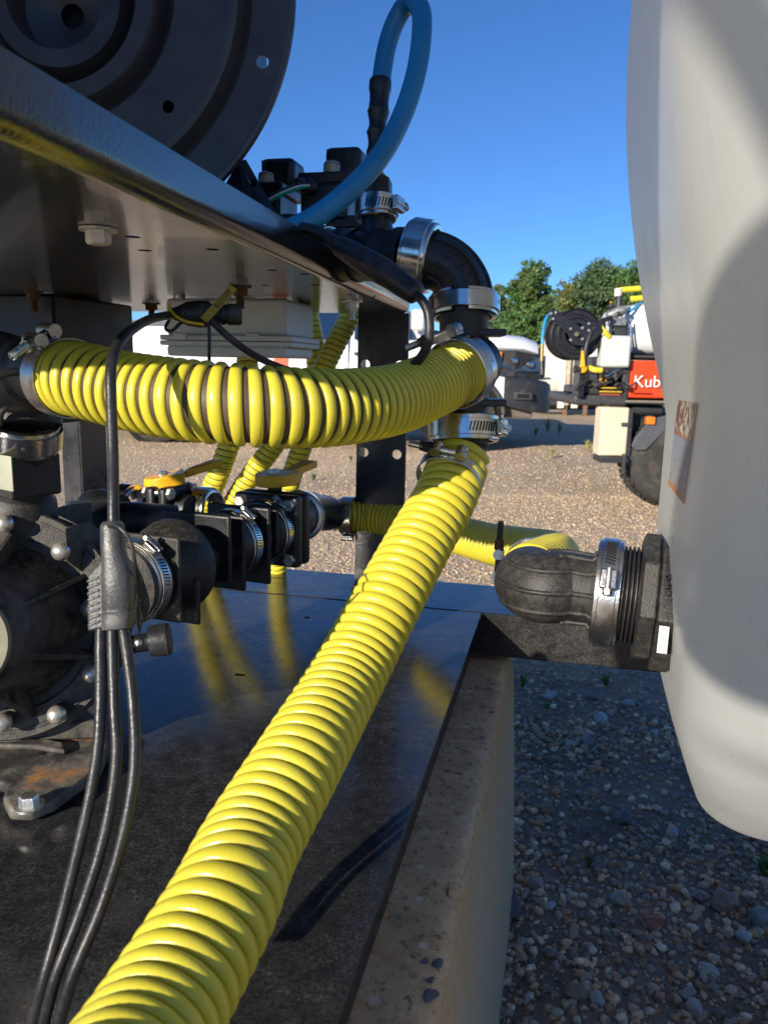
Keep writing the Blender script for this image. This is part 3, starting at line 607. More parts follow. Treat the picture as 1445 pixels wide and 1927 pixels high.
# reel arm
arm = thing('reel_bracket', 'slanted black reel bracket bar with slot and rivets on the tray lip', 'bracket', P(500, 400, .72))
pp = [P(449, 303, .80), P(463, 300, .80), P(541, 436, .74), P(524, 436, .74)]
nn = nrm(np.cross(pp[1]-pp[0], pp[2]-pp[0])); nn = nn if nn@cF > 0 else -nn
ab = build(MB().prism(pp, nn*.004), 'bar', post_m, arm, smooth=0)
cc = [P(478, 345, .78), P(505, 400, .755), P(520, 426, .745)]; cut(ab, [(cc[0], nn, .003, .02, nrm(pp[2]-pp[1]), .004)])
for c in cc[1:]: build(MB().ball(c-nn*.001, .0032, sc=(1, 1, 1)), 'rivet', zinc, arm)
build(MB().prism([P(425, 345, .83), P(449, 305, .83), P(520, 436, .77), P(470, 436, .77), P(425, 400, .8)], nn*.004), 'web_plate', matte, arm, smooth=0)
# ================================================================ HOSES
hB = [(868, 858, .755), (838, 935, .725), (795, 1010, .695), (735, 1120, .65), (655, 1270, .595), (558, 1440, .505), (470, 1590, .447), (420, 1700, .405), (335, 1850, .362), (255, 1985, .325), (150, 2150, .28)]
_, pB_ = helix_hose('suction_hose', 'yellow ribbed suction hose running diagonally from the lower elbow toward the camera over the deck', [P(*a) for a in hB], .0300, .0108, .10, gd=.085, group='yellow ribbed hoses')
hA = [(97, 706, .632), (125, 711, .618), (165, 718, .598), (250, 738, .578), (350, 753, .557), (450, 762, .552), (550, 768, .565), (650, 766, .60), (750, 750, .655), (820, 722, .70), (852, 706, .724), (872, 696, .738)]
_, pA_ = helix_hose('suction_hose', 'yellow ribbed suction hose with wide dark gaps sagging horizontally across the picture', [P(*a) for a in hA], .0298, .0102, .34, gd=.062, group='yellow ribbed hoses', pitchf=lambda q: (1.06 if q < .58 else 1.06-.44*min(1, (q-.58)/.2)))
def small(name, pts, lb, r=.0195, pitch=.0105): helix_hose(name, lb, [P(*a) for a in pts], r, pitch, .16, gd=.06, group='narrow yellow hoses behind the valves', seg=24, mat=yel_far)
small('delivery_hose', [(574, 520, 1.44), (576, 570, 1.43), (590, 640, 1.42), (597, 700, 1.42), (590, 770, 1.42), (570, 835, 1.42), (548, 900, 1.44), (528, 990, 1.47), (520, 1090, 1.52)], 'narrow yellow hose dropping straight behind the right hand valve handle')
small('delivery_hose', [(690, 520, 1.41), (662, 590, 1.40), (630, 650, 1.39), (600, 710, 1.38), (560, 775, 1.37), (510, 845, 1.38), (455, 920, 1.40), (420, 985, 1.44), (385, 1080, 1.52)], 'narrow yellow hose slanting from the tray corner down to the lower left')
small('delivery_hose', [(468, 600, 1.38), (466, 680, 1.36), (455, 760, 1.36), (437, 820, 1.36), (412, 890, 1.37), (388, 950, 1.40), (360, 1040, 1.48)], 'leftmost narrow yellow hose passing behind the long valve lever')
hD = [(608, 967, 1.40), (640, 969, 1.41), (700, 974, 1.415), (770, 985, 1.36), (850, 1004, 1.23), (920, 1022, 1.12), (975, 1033, 1.03), (1018, 1040, .965), (1042, 1048, .90), (1032, 1058, .835), (1006, 1070, .785), (994, 1080, .755)]
helix_hose('suction_hose', 'yellow ribbed hose passing behind the post and curling into the tank elbow', [P(*a) for a in hD], .0298, .0108, .14, gd=.08, group='yellow ribbed hoses')
# blue hose
bl = [(716, 172, .83), (719, 140, .83), (727, 92, .83), (741, 48, .825), (760, 14, .815), (779, 4, .80), (793, 26, .785), (792, 80, .775), (781, 145, .77), (758, 215, .765), (722, 285, .755), (672, 345, .745), (612, 396, .735), (560, 426, .73), (510, 446, .73), (470, 455, .74)]
bo_ = build(MB().tube(pth(bl, 160), .0102, 28), 'blue_hose', bluem, smooth=180); tag(bo_, 'blue rubber hose looping up out of the picture and back down behind the tray lip', 'hose')

# ================================================================ CABLES
def cable(name, pts, r, label, mat=rubber, n=90, group=None):
    o = build(MB().tube(pth(pts, n), r, 16), name, mat, smooth=180); tag(o, label, 'cable', group); return o
cable('black_cable', [(214, 1010, .455), (214, 930, .46), (213, 850, .47), (210, 760, .475), (210, 690, .48), (224, 646, .50), (252, 618, .53), (285, 600, .58), (325, 592, .63)], .0034, 'black cable rising from the grey splitter over the left end of the horizontal hose')
cable('black_cable', [(378, 586, .63), (400, 606, .63), (440, 642, .635), (485, 672, .65), (530, 692, .67), (580, 706, .70), (640, 715, .72)], .0030, 'black cable slanting down in front of the grey box behind the horizontal hose')
cs_ = [([(191, 1160, .45), (190, 1230, .447), (190, 1310, .44), (186, 1400, .435), (170, 1500, .43), (145, 1610, .425), (115, 1730, .42), (85, 1840, .41), (55, 1960, .39)], 'leftmost'), ([(211, 1160, .45), (213, 1240, .447), (216, 1330, .44), (220, 1420, .435), (208, 1520, .43), (184, 1620, .425), (147, 1730, .42), (105, 1840, .41), (75, 1960, .39)], 'middle'), ([(229, 1160, .45), (240, 1230, .447), (250, 1310, .44), (255, 1400, .435), (250, 1480, .43), (228, 1590, .425), (190, 1710, .42), (140, 1830, .41), (100, 1960, .39)], 'rightmost')]
for p_, w_ in cs_: cable('sensor_cable', p_, .0033, w_+' of the three grey black cables hanging from the splitter over the pump foot', group='three cables below the splitter')
# splitter
sp_ = thing('cable_splitter', 'dusty grey black moulded splitter joining one cable to three above the pump', 'cable splitter', P(214, 1170, .45))
ax = nrm(P(216, 1160, .45)-P(211, 1000, .455)); o_ = P(212, 985, .455)
e_ = nrm(cR - ax*(cR@ax)); d_ = np.cross(ax, e_)
spm = M('weathered_grey_plastic', (.055, .055, .056), .42, var=.25, bump=.4, bscale=500, dust=.3, dustcol=(.25, .23, .2))
def flat(prof, mat, name, par, O=o_, AX=ax, E1=e_, E2=d_, n=32):
    rings = []
    for s_, a, b, off in prof:
        t = np.arange(n)*2*pi/n; ct, st = np.cos(t), np.sin(t)
        rings.append(O+AX*s_+np.outer(off+a*np.sign(ct)*np.abs(ct)**.8, E1)+np.outer(b*np.sign(st)*np.abs(st)**.8, E2))
    return build(MB().grid(rings, True, (True, True)), name, mat, par, smooth=50)
flat([(-.001, .0048, .0048, 0), (0, .0060, .0060, 0), (.002, .0066, .0066, 0), (.014, .0068, .0066, 0), (.020, .0072, .0070, .0008), (.026, .0086, .0080, .0018), (.030, .0090, .0084, .002), (.050, .0092, .0085, .002), (.0505, .0088, .0081, .002), (.0520, .0088, .0081, .002), (.0525, .0094, .0086, .002), (.061, .0090, .0083, .0015), (.062, .0084, .0078, .0012)], spm, 'splitter_body', sp_)
fl = MB().prism([o_+ax*.020-e_*.003, o_+ax*.030-e_*.0135, o_+ax*.062-e_*.0145, o_+ax*.060-e_*.002], d_*.005); build(fl, 'side_fin', spm, sp_, bev=.001)
fin = MB()
for k in range(8): fin.box(o_+ax*(.0325+.0036*k)-e_*.0105+d_*.0052, nrm(e_-ax*.3), d_, nrm(ax+e_*.3), .0036, .0006, .0007)
build(fin, 'grip_rib', spm, sp_, bev=.0004)
tt_ = build(MB().tube(pth([(205, 990, .447), (225, 992, .44), (246, 1018, .44), (255, 1060, .445), (262, 1100, .47), (258, 1150, .5), (262, 1190, .58)], 50), .0011, 8), 'tie_strap', rubber, sp_)
# connector bundle in front of grey box
cb = thing('cable_connector', 'black taped cable connector tied in front of the grey box with a yellow tag', 'connector', P(380, 592, .64))
a0_, a1_ = P(318, 590, .632), P(455, 592, .645); axc = nrm(a1_-a0_); L_ = np.linalg.norm(a1_-a0_)
build(MB().lathe(a0_, axc, [(0, .0035), (L_*.12, .006), (L_*.25, .0098), (L_*.42, .0112), (L_*.55, .0108), (L_*.58, .0086), (L_*.64, .0086), (L_*.65, .0079), (L_*.70, .0079), (L_*.71, .0088), (L_*.76, .0088), (L_*.77, .008), (L_*.8, .008), (L_*.81, .0088), (L_*.98, .0088), (L_, .0080), (L_*1.0, .0058), (L_*.97, .0054)], 32), 'connector_body', rubber, cb, smooth=40)
build(MB().tube(pth([(322, 596, .63), (312, 618, .625), (325, 622, .622), (345, 606, .622), (375, 612, .622), (392, 612, .622), (394, 640, .623), (394, 695, .63)], 40), .0014, 8), 'tie_tail', rubber, cb)
build(MB().tube(spline([P(384+4*cos(t), 590+23*sin(t), .635-.012*cos(t)*0) for t in np.linspace(-1.4, 1.5, 8)], 20), .0011, 8), 'tie_loop', tie, cb)
build(MB().tube(spline([P(318, 575+0, .622), P(326, 590, .617), P(348, 604, .615), P(384, 611, .617)], 20), .0012, 8), 'tie_loop', tie, cb)
q0, q1 = P(384, 603, .622), P(440, 540, .625); qd = nrm(q1-q0); qn = nrm(np.cross(qd, cF)); qn = -qn if qn@zd < 0 else qn
build(MB().box((q0+q1)/2, qd, qn, cF, np.linalg.norm(q1-q0)/2, .0034, .0004), 'tag_strip', M('brownish_yellow_tag', (.34, .25, .03), .55), cb)
text('tag_lettering', 'BOOM', q0+qd*.014-qn*.0021-cF*.0007, qd, qn, .0062, ink, cb, .0001)
# right hand shrink connector
sc_ = thing('cable_connector', 'black heat shrunk inline cable connector lying against the tray lip below the blue hose', 'connector', P(720, 510, .66))
cp = pth([(560, 425, .73), (595, 436, .70), (640, 463, .675), (680, 487, .66), (725, 514, .65), (760, 538, .645), (787, 556, .64)], 70)
rr_ = np.interp(np.linspace(0, 1, 70), [0, .2, .42, .46, .52, .7, .78, .82, .95, .99, 1], [.004, .0055, .0065, .0088, .0098, .0112, .0116, .0108, .0098, .0090, .006])
build(MB().tube(cp, rr_, 24), 'sleeve', rubber, sc_, smooth=60)
cable('black_cable', [(778, 550, .64), (796, 568, .635), (806, 592, .635), (808, 625, .635), (803, 652, .64), (788, 677, .65), (765, 695, .66), (735, 708, .68), (690, 722, .70)], .0040, 'printed black cable looping down between the post and the steel coupling')
cable('black_cable', [(600, 428, .76), (570, 418, .78), (535, 414, .80), (505, 430, .82)], .006, 'thick black cable crossing behind the blue hose above the tray lip')

# ================================================================ MANIFOLD STACK
def vband(name, label, o, ax, r, w_, ang=2.0, group='polished steel band clamps on black fittings'):
    t = thing(name, label, 'band clamp', o, group)
    build(MB().lathe(o, ax, [(-w_/2, r-.003), (-w_/2, r-.0006), (-w_/2+.0006, r), (w_/2-.0006, r), (w_/2, r-.0006), (w_/2, r-.003), (-w_/2, r-.003)], 80, (False, False)), 'band', inox, t, smooth=40)
    for sg in (-1, 1): build(MB().lathe(o, ax, [(sg*w_*.5, r-.0022), (sg*w_*.68, r-.0026), (sg*w_*.74, r-.0045), (sg*w_*.74, r-.008), (sg*w_*.5, r-.008), (sg*w_*.5, r-.0022)], 64, (False, False), .25, 2*pi-.25), 'flange_half', inox, t, smooth=30)
    e1, e2, a = frame(ax)
    for q in np.arange(6)*pi/3+.3:
        d = cos(q)*e1+sin(q)*e2; build(MB().lathe(o+d*(r-.0004), d, [(0, .0021), (.0007, .0019), (.0008, .001)], 14), 'spot_weld', zinc, t)
    return t
mid = P(873, 576, .765); top = P(790, 483, .765); bot = P(873, 808, .765)
# tee
tee = thing('manifold_tee', 'black plastic tee on top of the manifold carrying the boot of the blue hose', 'pipe tee', P(709, 480, .80))
tc_ = P(709, 482, .80); axh = nrm(P(790, 483, .765)-P(640, 480, .825))
mt_ = MB().lathe(tc_-axh*.055, axh, [(0, .027), (.01, .028), (.011, .0258), (.058, .0258), (.060, .0272), (.064, .0272), (.066, .0258), (.080, .0258), (.083, .0285), (.098, .0285)], 48)
build(mt_, 'run', blk, tee, bev=.0006)
v1 = P(709, 394, .80); axv = nrm(v1-P(709, 470, .80)); build(MB().lathe(P(709, 480, .80), axv, [(0, .0175), (.027, .0172), (.036, .0152), (.045, .0150), (.046, .019), (.052, .019)], 40), 'branch', blk, tee)
hx = build(MB().lathe(P(711, 376, .80), axv, [(0, .0165), (.003, .0165), (.0038, .0158), (.019, .0155), (.020, .0145)], 12, poly=6), 'hex_reducer', blk, tee, smooth=0, bev=.0006)
text('moulded_text', '1/2 NPT', P(702, 358, .782), cR, cU, .0045, blk, tee, .0003)
text('moulded_text', '000013', P(701, 366, .782), cR, cU, .0045, blk, tee, .0003)
for sx in (-.025, .03): build(MB().lathe(tc_+axh*sx, axh, [(-.0015, .0274), (.0015, .0274)], 48), 'rib', blk, tee)
worm_clamp('worm_gear_clamp', 'shiny worm gear clamp around the top branch of the tee below the hose boot', P(709, 394, .80), axv, .0215, .0145, ang=nrm(rd-cF*.35), flange=True)
gcl = [o for o in COL.objects if o.name == 'worm_gear_clamp'][0]
# boot
bx0, bx1 = P(716, 152, .83), P(704, 332, .83); axb = nrm(bx1-bx0); LB = np.linalg.norm(bx1-bx0)
boot = thing('hose_boot', 'black ribbed plastic hose boot between the blue hose and the tee', 'hose boot', bx1)
pb = [(0, 20.5), (.02, 21.3), (.10, 21.3), (.13, 19.2), (.22, 18.2), (.30, 19.3), (.325, 21.3), (.345, 20.5), (.42, 17.0), (.47, 16), (.52, 18), (.545, 20.2), (.56, 19), (.64, 15.5), (.70, 15.5), (.74, 17.8), (.76, 18.3), (.78, 17), (.86, 14.5), (.93, 15.5), (.97, 17.5), (1.0, 15)]
build(MB().lathe(bx0, axb, [(s_*LB, r*.83/FPX) for s_, r in pb], 16, (True, True)), 'boot_body', blk, boot, smooth=25)
bt = MB()
for k_ in range(5): bt.lathe(P(711, 331+k_*3.2, .815), axb, [(0, .0085), (.0008, .0098), (.0016, .0085)], 32)
bt.lathe(P(711, 329, .815), axb, [(0, .0082), (.014, .0082)], 32); build(bt, 'threaded_nipple', brass, boot)
vband('band_clamp', 'tall polished band clamp joining the tee to the curved elbow', top, nrm(P(830, 492, .76)-P(760, 480, .77)), .0362, .0190)
# elbow
bc = P(796, 566, .765); ea = nrm(P(850, 566, .765)-bc); eb = nrm(P(796, 500, .765)-bc); ebn = np.cross(ea, eb); ebn = ebn if ebn@cF < 0 else -ebn
Rb, rt = .0405, .0268
elbow = thing('moulded_elbow', 'curved ribbed black plastic elbow with raised lettering at the top of the stack', 'pipe elbow', mid)
an = np.linspace(pi/2+.12, -.03, 32); build(MB().tube([bc+Rb*(cos(t)*ea+sin(t)*eb) for t in an], rt, 40), 'elbow_tube', blk, elbow, smooth=60)
def ridge(phi, t0, t1, w_=.0019, h=.0016):
    pts_ = []
    for t in np.linspace(t0, t1, 26):
        d = cos(t)*ea+sin(t)*eb; n_ = cos(phi)*d+sin(phi)*ebn; pts_.append(bc+Rb*d+n_*(rt+h*.25))
    return pts_
for phi, t0, t1 in ((0.0, 1.45, .05), (.42, 1.5, .08), (1.02, 1.4, .1), (1.95, 1.45, .15), (2.5, 1.4, .2), (-.42, 1.4, .1)):
    build(MB().tube(ridge(phi, t0, t1), .0019 if phi != 0 else .0026, 10), 'raised_rib', blk, elbow)
def arc_text(body, rad, t0, size, mat, parent):
    # letters stand proud of the elbow's near side, following the bend
    for i, ch in enumerate(body):
        t = t0-i*size*.80/rad; d = cos(t)*ea+sin(t)*eb; k_ = (rad-Rb)/rt; n_ = nrm(d*k_+ebn*sqrt(max(0, 1-k_*k_)))
        o = bc+Rb*d+n_*(rt+.0001); xd = sin(t)*ea-cos(t)*eb; yd = nrm(np.cross(n_, xd)); 
        if ch.strip(): text('raised_letter', ch, o-xd*size*.3-yd*size*.3, xd, yd, size, mat, parent, .0006)
arc_text('BANJO', .0490, 1.02, .0088, blk, elbow); arc_text('CORPORATION', .0405, 1.12, .0058, blk, elbow)
vband('band_clamp', 'horizontal polished band clamp below the curved elbow', mid, nrm(P(873, 540, .765)-P(873, 600, .765)), .0356, .0158)
# body tee under it
axs = nrm(mid-bot)
bt_ = thing('flanged_manifold', 'black plastic manifold body with side flanges between the two band clamps', 'manifold', bot)
LL = np.linalg.norm(mid-bot)
build(MB().lathe(bot, axs, [(.004, .0275), (.010, .0275), (.014, .0245), (LL*.5, .0245), (LL-.014, .0245), (LL-.01, .027), (LL-.004, .027)], 44), 'body_tube', blk, bt_)
for y_, w2 in ((627, 40), (757, 36)):
    c = P(905, y_, .765); build(MB().box(c+cR*.002, cR, nrm(cF*1+zd*.18), axs, .0205, .020, .0034), 'flange_plate', blk, bt_, bev=.0012)
ring_c = P(872, 695, .738); rax = nrm(P(850, 706, .705)-P(893, 690, .745)); rax = nrm(rax*1.0 - cF*.75)
rax = nrm(pA_[-40]-pA_[-1])
build(MB().lathe(ring_c, rax, [(-.03, .026), (-.006, .028), (-.005, .0305), (.006, .0305), (.008, .0300), (.010, .0300)], 56), 'branch_socket', blk, bt_)
vband('band_clamp', 'steel band clamp seen from the side where the horizontal hose meets the manifold', ring_c-rax*.001, rax, .0328, .012)
worm_clamp('worm_gear_clamp', 'worm gear clamp around the bottom of the manifold above the diagonal hose', bot, axs, .0350, .0155, ang=nrm(rd-cF*.25))
tbolt_clamp('tee_bolt_clamp', 'bright steel bolt clamp on the right end of the horizontal hose', P(862, 702, .70), rax, .0312, .012, ang=nrm(zd-rd*.5-cF*.2), bolt=.026, nutmat=M('copper_nut', (.35, .18, .09), .4, .8))
# lower elbow
le = thing('hose_barb_elbow', 'black plastic elbow below the manifold leading into the diagonal hose', 'pipe elbow', P(863, 870, .765))
lp = spline([P(871, 822, .767), P(868, 846, .767), P(862, 870, .762), P(852, 900, .745), P(842, 930, .728)], 30)
build(MB().tube(lp, np.interp(np.linspace(0, 1, 30), [0, .1, .11, .5, .62, 1], [.0265, .0265, .0245, .0275, .0265, .0262]), 40), 'elbow_tube', blk, le, smooth=50)
build(MB().prism([P(905, 826, .765), P(909, 826, .765), P(904, 890, .745), P(893, 896, .745)], cF*.006), 'gusset_rib', blk, le, bev=.001)
build(MB().prism([P(820, 826, .75), P(816, 860, .74), P(822, 862, .74), P(828, 826, .75)], cF*.006), 'gusset_rib', blk, le, bev=.001)
bax = nrm(pB_[30]-pB_[0]); tbolt_clamp('tee_bolt_clamp', 'steel bolt clamp at the top of the diagonal hose with its bolt pointing left', P(846, 898, .74), bax, .0312, .011, ang=nrm(-cF+zd*.6-rd*.2), bolt=.022, nutmat=rubber)
thing_nil = None

# ================================================================ VALVES ABOVE THE TRAY
def elec_valve(cx, z, sc, label, off=0):
    t = thing('electric_valve', label, 'valve', P(cx, 435, z), 'motor driven valves behind the tray')
    def bx(x0, y0, x1, y1, d0, d1, name, mat, bev):
        c = P((x0+x1)/2, (y0+y1)/2, z); c = c+ud*((d0+d1)/2); w2 = (x1-x0)/2*z/FPX; h2 = (y1-y0)/2*z/FPX
        return build(MB().box(c, rd, ud, zd, w2, (d1-d0)/2, h2), name, mat, t, bev=bev, seg=3)
    X = lambda v: cx+(v-610)*sc; Y = lambda v: 430+(v-430)*sc+off
    bx(X(562), Y(345), X(655), Y(412), 0, .07, 'gearbox', blk, .004); bx(X(558), Y(324), X(662), Y(346), -.003, .073, 'gearbox_lid', blk, .003)
    bx(X(598), Y(266), X(670), Y(326), .022, .072, 'motor_cover', blk, .008)
    rb = MB()
    for k in range(8):
        c = P(X(606)+k*7.2*sc, Y(297), z)+ud*.0215; rb.box(c, rd, ud, zd, .0008, .0014, 24*sc*z/FPX)
    build(rb, 'cover_rib', blk, t, bev=.0004)
    c = P(X(619), Y(324), z)+ud*.012
    build(MB().lathe(c, zd, [(0, .0105), (.010, .0105), (.0135, .0095), (.0155, .006), (.016, .001)], 28), 'clear_dome', glass_clear, t)
    build(MB().lathe(c, zd, [(.001, .0075), (.007, .006), (.011, .003)], 4), 'indicator', tie, t, smooth=0)
    build(MB().lathe(P(X(590), Y(352), z), nrm(-ud*1.0-rd*.8), [(0, .0095), (.012, .0095), (.013, .0075), (.024, .0072), (.025, .006)], 24), 'cable_gland', blk, t)
    bx(X(596), Y(412), X(640), Y(470), .01, .05, 'valve_stem', blk, .003); bx(X(628), Y(405), X(682), Y(428), .0, .05, 'bracket', blk, .002)
    return t
elec_valve(610, .92, 1.0, 'black motor driven valve with clear yellow dome right behind the blue hose')
elec_valve(486, .98, .95, 'black motor driven valve half hidden by the reel rim and bracket', 14)
for mt2, dy, lb in ((wire_w, 0, 'white'), (wire_g, 3, 'green'), (rubber, -5, 'black')):
    o = build(MB().tube(pth([(583, 349+dy*.3, .87), (560, 352+dy, .868), (530, 364+dy, .87), (505, 378+dy, .88), (480, 396+dy, .90)], 30), .0019, 8), 'valve_wire', mt2); tag(o, lb+' wire entering the gland of the motor driven valve', 'wire', 'wires entering the valve gland')
# manifold pipe behind the valves
mp_ = build(MB().tube([P(470, 478, .93), P(560, 478, .89), P(640, 479, .835)], .026, 36), 'manifold_pipe', blk); tag(mp_, 'black manifold pipe behind the tray lip under the motor driven valves', 'pipe')
worm_clamp('worm_gear_clamp', 'small steel clamp glimpsed on the manifold pipe below the blue hose', P(612, 478, .845), axh, .0275, .014, ang=nrm(zd-cF))

# ================================================================ GREY JUNCTION BOX
jz = 1.06; jb = thing('junction_box', 'grey plastic junction box hanging under the tray behind the taped connector', 'junction box', P(425, 610, jz))
def jbx(x0, y0, x1, y1, d, name, bev, dz=0., mat=None):
    c = P((x0+x1)/2, (y0+y1)/2, jz)+ud*dz; w2 = (x1-x0)/2*jz/FPX; h2 = (y1-y0)/2*jz/FPX; c2 = c+ud*d/2
    return build(MB().box(c2, rd, ud, zd, w2, d/2, h2), name, mat or greybox, jb, bev=bev, seg=3)
jbx(301, 562, 545, 632, .12, 'box_body', .006); jbx(291, 631, 556, 641, .126, 'lid_rim', .0015, -.003); jbx(291, 642, 556, 651, .126, 'lid_rim', .0015, -.003); jbx(303, 651, 543, 671, .12, 'lid', .004)
for x in (345, 480): jbx(x-12, 628, x+14, 640, .006, 'hinge', .001, -.012)
for x in (325, 520): build(MB().lathe(P(x, 560, jz)+ud*.02, zd, [(0, .008), (.022, .008)], 16), 'mounting_stud', zinc, jb)
gl_ = P(447, 592, jz); 

# ================================================================ LEFT: PUMP, ELBOW, LINE
pump = thing('water_pump', 'large dusty black cast pump housing with pearl acorn nuts around its flange', 'pump', P(40, 1390, .76))
pz = .76; pc = P(6, 1176, pz); pax = nrm(-cF + cR*.16 + cU*.02)     # face normal, toward the camera and slightly right
e1, e2, a_ = frame(pax)
k = pz/FPX
fp = [(-.05, .070), (-.045, 160*k), (-.012, 172*k), (-.012, 216*k), (-.009, 219*k), (-.002, 219*k), (0, 216*k), (0, 205*k), (.0012, 204*k), (.0012, 200*k), (0, 199*k), (0, 168*k), (-.004, 164*k), (-.004, 150*k), (.012, 128*k), (.05, 110*k), (.075, 104*k), (.10, 98*k), (.115, 90*k), (.12, 78*k), (.12, 68*k)]
build(MB().lathe(pc, pax, fp, 96), 'housing', blk_cast, pump, smooth=40)
build(MB().lathe(pc, pax, [(-.058, 150*k), (-.030, 226*k), (-.0135, 226*k), (-.0135, 170*k)], 96), 'back_plate', blk_cast, pump, smooth=40)
import math as _m
for px, py in ((8, 985), (115, 1038), (170, 1145), (172, 1268), (107, 1345), (5, 1360)):
    c = onplane(px, py, pc+pax*.018, pax)-pax*.018
    m_ = MB().lathe(c, pax, [(0, .0100), (.0012, .0100), (.0012, .0080), (.014, .0080)], 24); build(m_, 'nut_base', blk_cast, pump)
    build(MB().ball(c+pax*.0175, .0091, 28, 18), 'acorn_nut', nutm, pump, smooth=180)
for px, py in ((235, 650), (160, 1085), (30, 1000), (180, 1235), (60, 1330), (-60, 1340)):
    if px == 235: continue
    d = nrm((onplane(px, py, pc, pax)-pc)); q = np.cross(pax, d); rr0, rr1 = 95*k, 182*k
    build(MB().prism([pc+d*rr0+pax*.095-q*.0025, pc+d*rr1+pax*.004-q*.0025, pc+d*rr1-pax*.006-q*.0025, pc+d*rr0-pax*.0-q*.0025], q*.005), 'radial_fin', blk_cast, pump, bev=.0008)
build(MB().lathe(pc+pax*.118, pax, [(0, 84*k), (.004, 84*k), (.006, 81*k), (.006, 70*k), (.001, 66*k)], 64), 'suction_ring', M('cream_plastic_ring', (.22, .20, .14), .5, var=.2), pump)
build(MB().lathe(pc+pax*.118, pax, [(0, 68*k), (.0015, 68*k), (.0016, .0001)], 64), 'blue_cap', M('blue_cap', (.02, .13, .2), .5), pump)
# shoulder blocks linking pump volute to outlet
for (x0, y0, z0), (x1, y1, z1), r_ in (((95, 985, .79), (160, 975, .84), .020), ((150, 1020, .77), (190, 1050, .80), .022)):
    build(MB().box((P(x0, y0, z0)+P(x1, y1, z1))/2, nrm(P(x1, y1, z1)-P(x0, y0, z0)), ud, zd, .022, .02, r_*.8), 'mounting_lug', blk_cast, pump, bev=.003)
# outlet line
ax_ = V(sin(radians(20.4)), cos(radians(20.4)), 0); o0 = P(262, 1088, .81)-ax_*.15; LO = .6; o1 = o0+ax_*LO
def at(px):   # point of the line's axis seen at picture column px
    lo, hi = -.1, 1.2
    for _ in range(40):
        m_ = (lo+hi)/2
        if proj(o0+ax_*LO*m_)[0] < px: lo = m_
        else: hi = m_
    return o0+ax_*LO*lo
def sl(px): return (at(px)-o0)@ax_
build(MB().lathe(o0, ax_, [(sl(196), .03), (sl(222), .034), (sl(228), .041), (sl(240), .041), (sl(241), .03)], 56), 'outlet_neck', blk_cast, pump, smooth=40)
upl = nrm(zd*.75-cF*.2+rd*.5)
worm_clamp('worm_gear_clamp', 'big worm gear clamp around the pump outlet beside the grey splitter', at(249), -ax_, .0435, .0135, ang=upl, group=None, mat=inox2)
st = thing('strainer_housing', 'dusty black flared plastic housing between the pump outlet and the valve line', 'strainer', at(310))
build(MB().lathe(o0, ax_, [(sl(256), .036), (sl(258), .042), (sl(266), .042), (sl(268), .0395), (sl(290), .0400), (sl(300), .045), (sl(312), .0495), (sl(328), .0530), (sl(332), .0522), (sl(333), .044)], 72), 'housing', blk_dusty, st, smooth=35)
def rect_flange(px, hw, hh, th, name, par, mat=blk, dz=0.):
    X_ = nrm(np.cross(ax_, zd)); return build(MB().box(at(px)+zd*dz, X_, zd, ax_, hw, hh, th), name, mat, par, bev=.004, seg=3)
rect_flange(272, .046, .046, .0025, 'square_flange', st, blk_dusty); rect_flange(302, .050, .026, .0025, 'square_flange', st, blk_dusty, -.03)
cpn = thing('pipe_coupler', 'black plastic coupler with square flanges behind the strainer housing', 'pipe coupler', at(390))
build(MB().lathe(o0, ax_, [(sl(332), .040), (sl(356), .036), (sl(400), .034), (sl(415), .038), (sl(422), .041), (sl(428), .041)], 56), 'coupler_tube', blk, cpn, smooth=35); rect_flange(372, .046, .040, .0028, 'square_flange', cpn, blk, .012); rect_flange(400, .046, .046, .0028, 'square_flange', cpn)
worm_clamp('worm_gear_clamp', 'worm gear clamp in the middle of the valve line', at(433), -ax_, .0435, .0125, ang=upl)
cp2 = thing('pipe_coupler', 'second black coupler with a long square flange in front of the flanged valve', 'pipe coupler', at(460))
build(MB().lathe(o0, ax_, [(sl(438), .041), (sl(441), .041), (sl(446), .034), (sl(478), .034), (sl(484), .040), (sl(488), .040)], 56), 'coupler_tube', blk, cp2, smooth=35); rect_flange(450, .046, .050, .0028, 'square_flange', cp2, blk, -.004); rect_flange(474, .040, .030, .0028, 'square_flange', cp2, blk, .008)
worm_clamp('worm_gear_clamp', 'worm gear clamp against the front flange of the right hand yellow handled valve', at(494), -ax_, .0445, .0125, ang=upl)
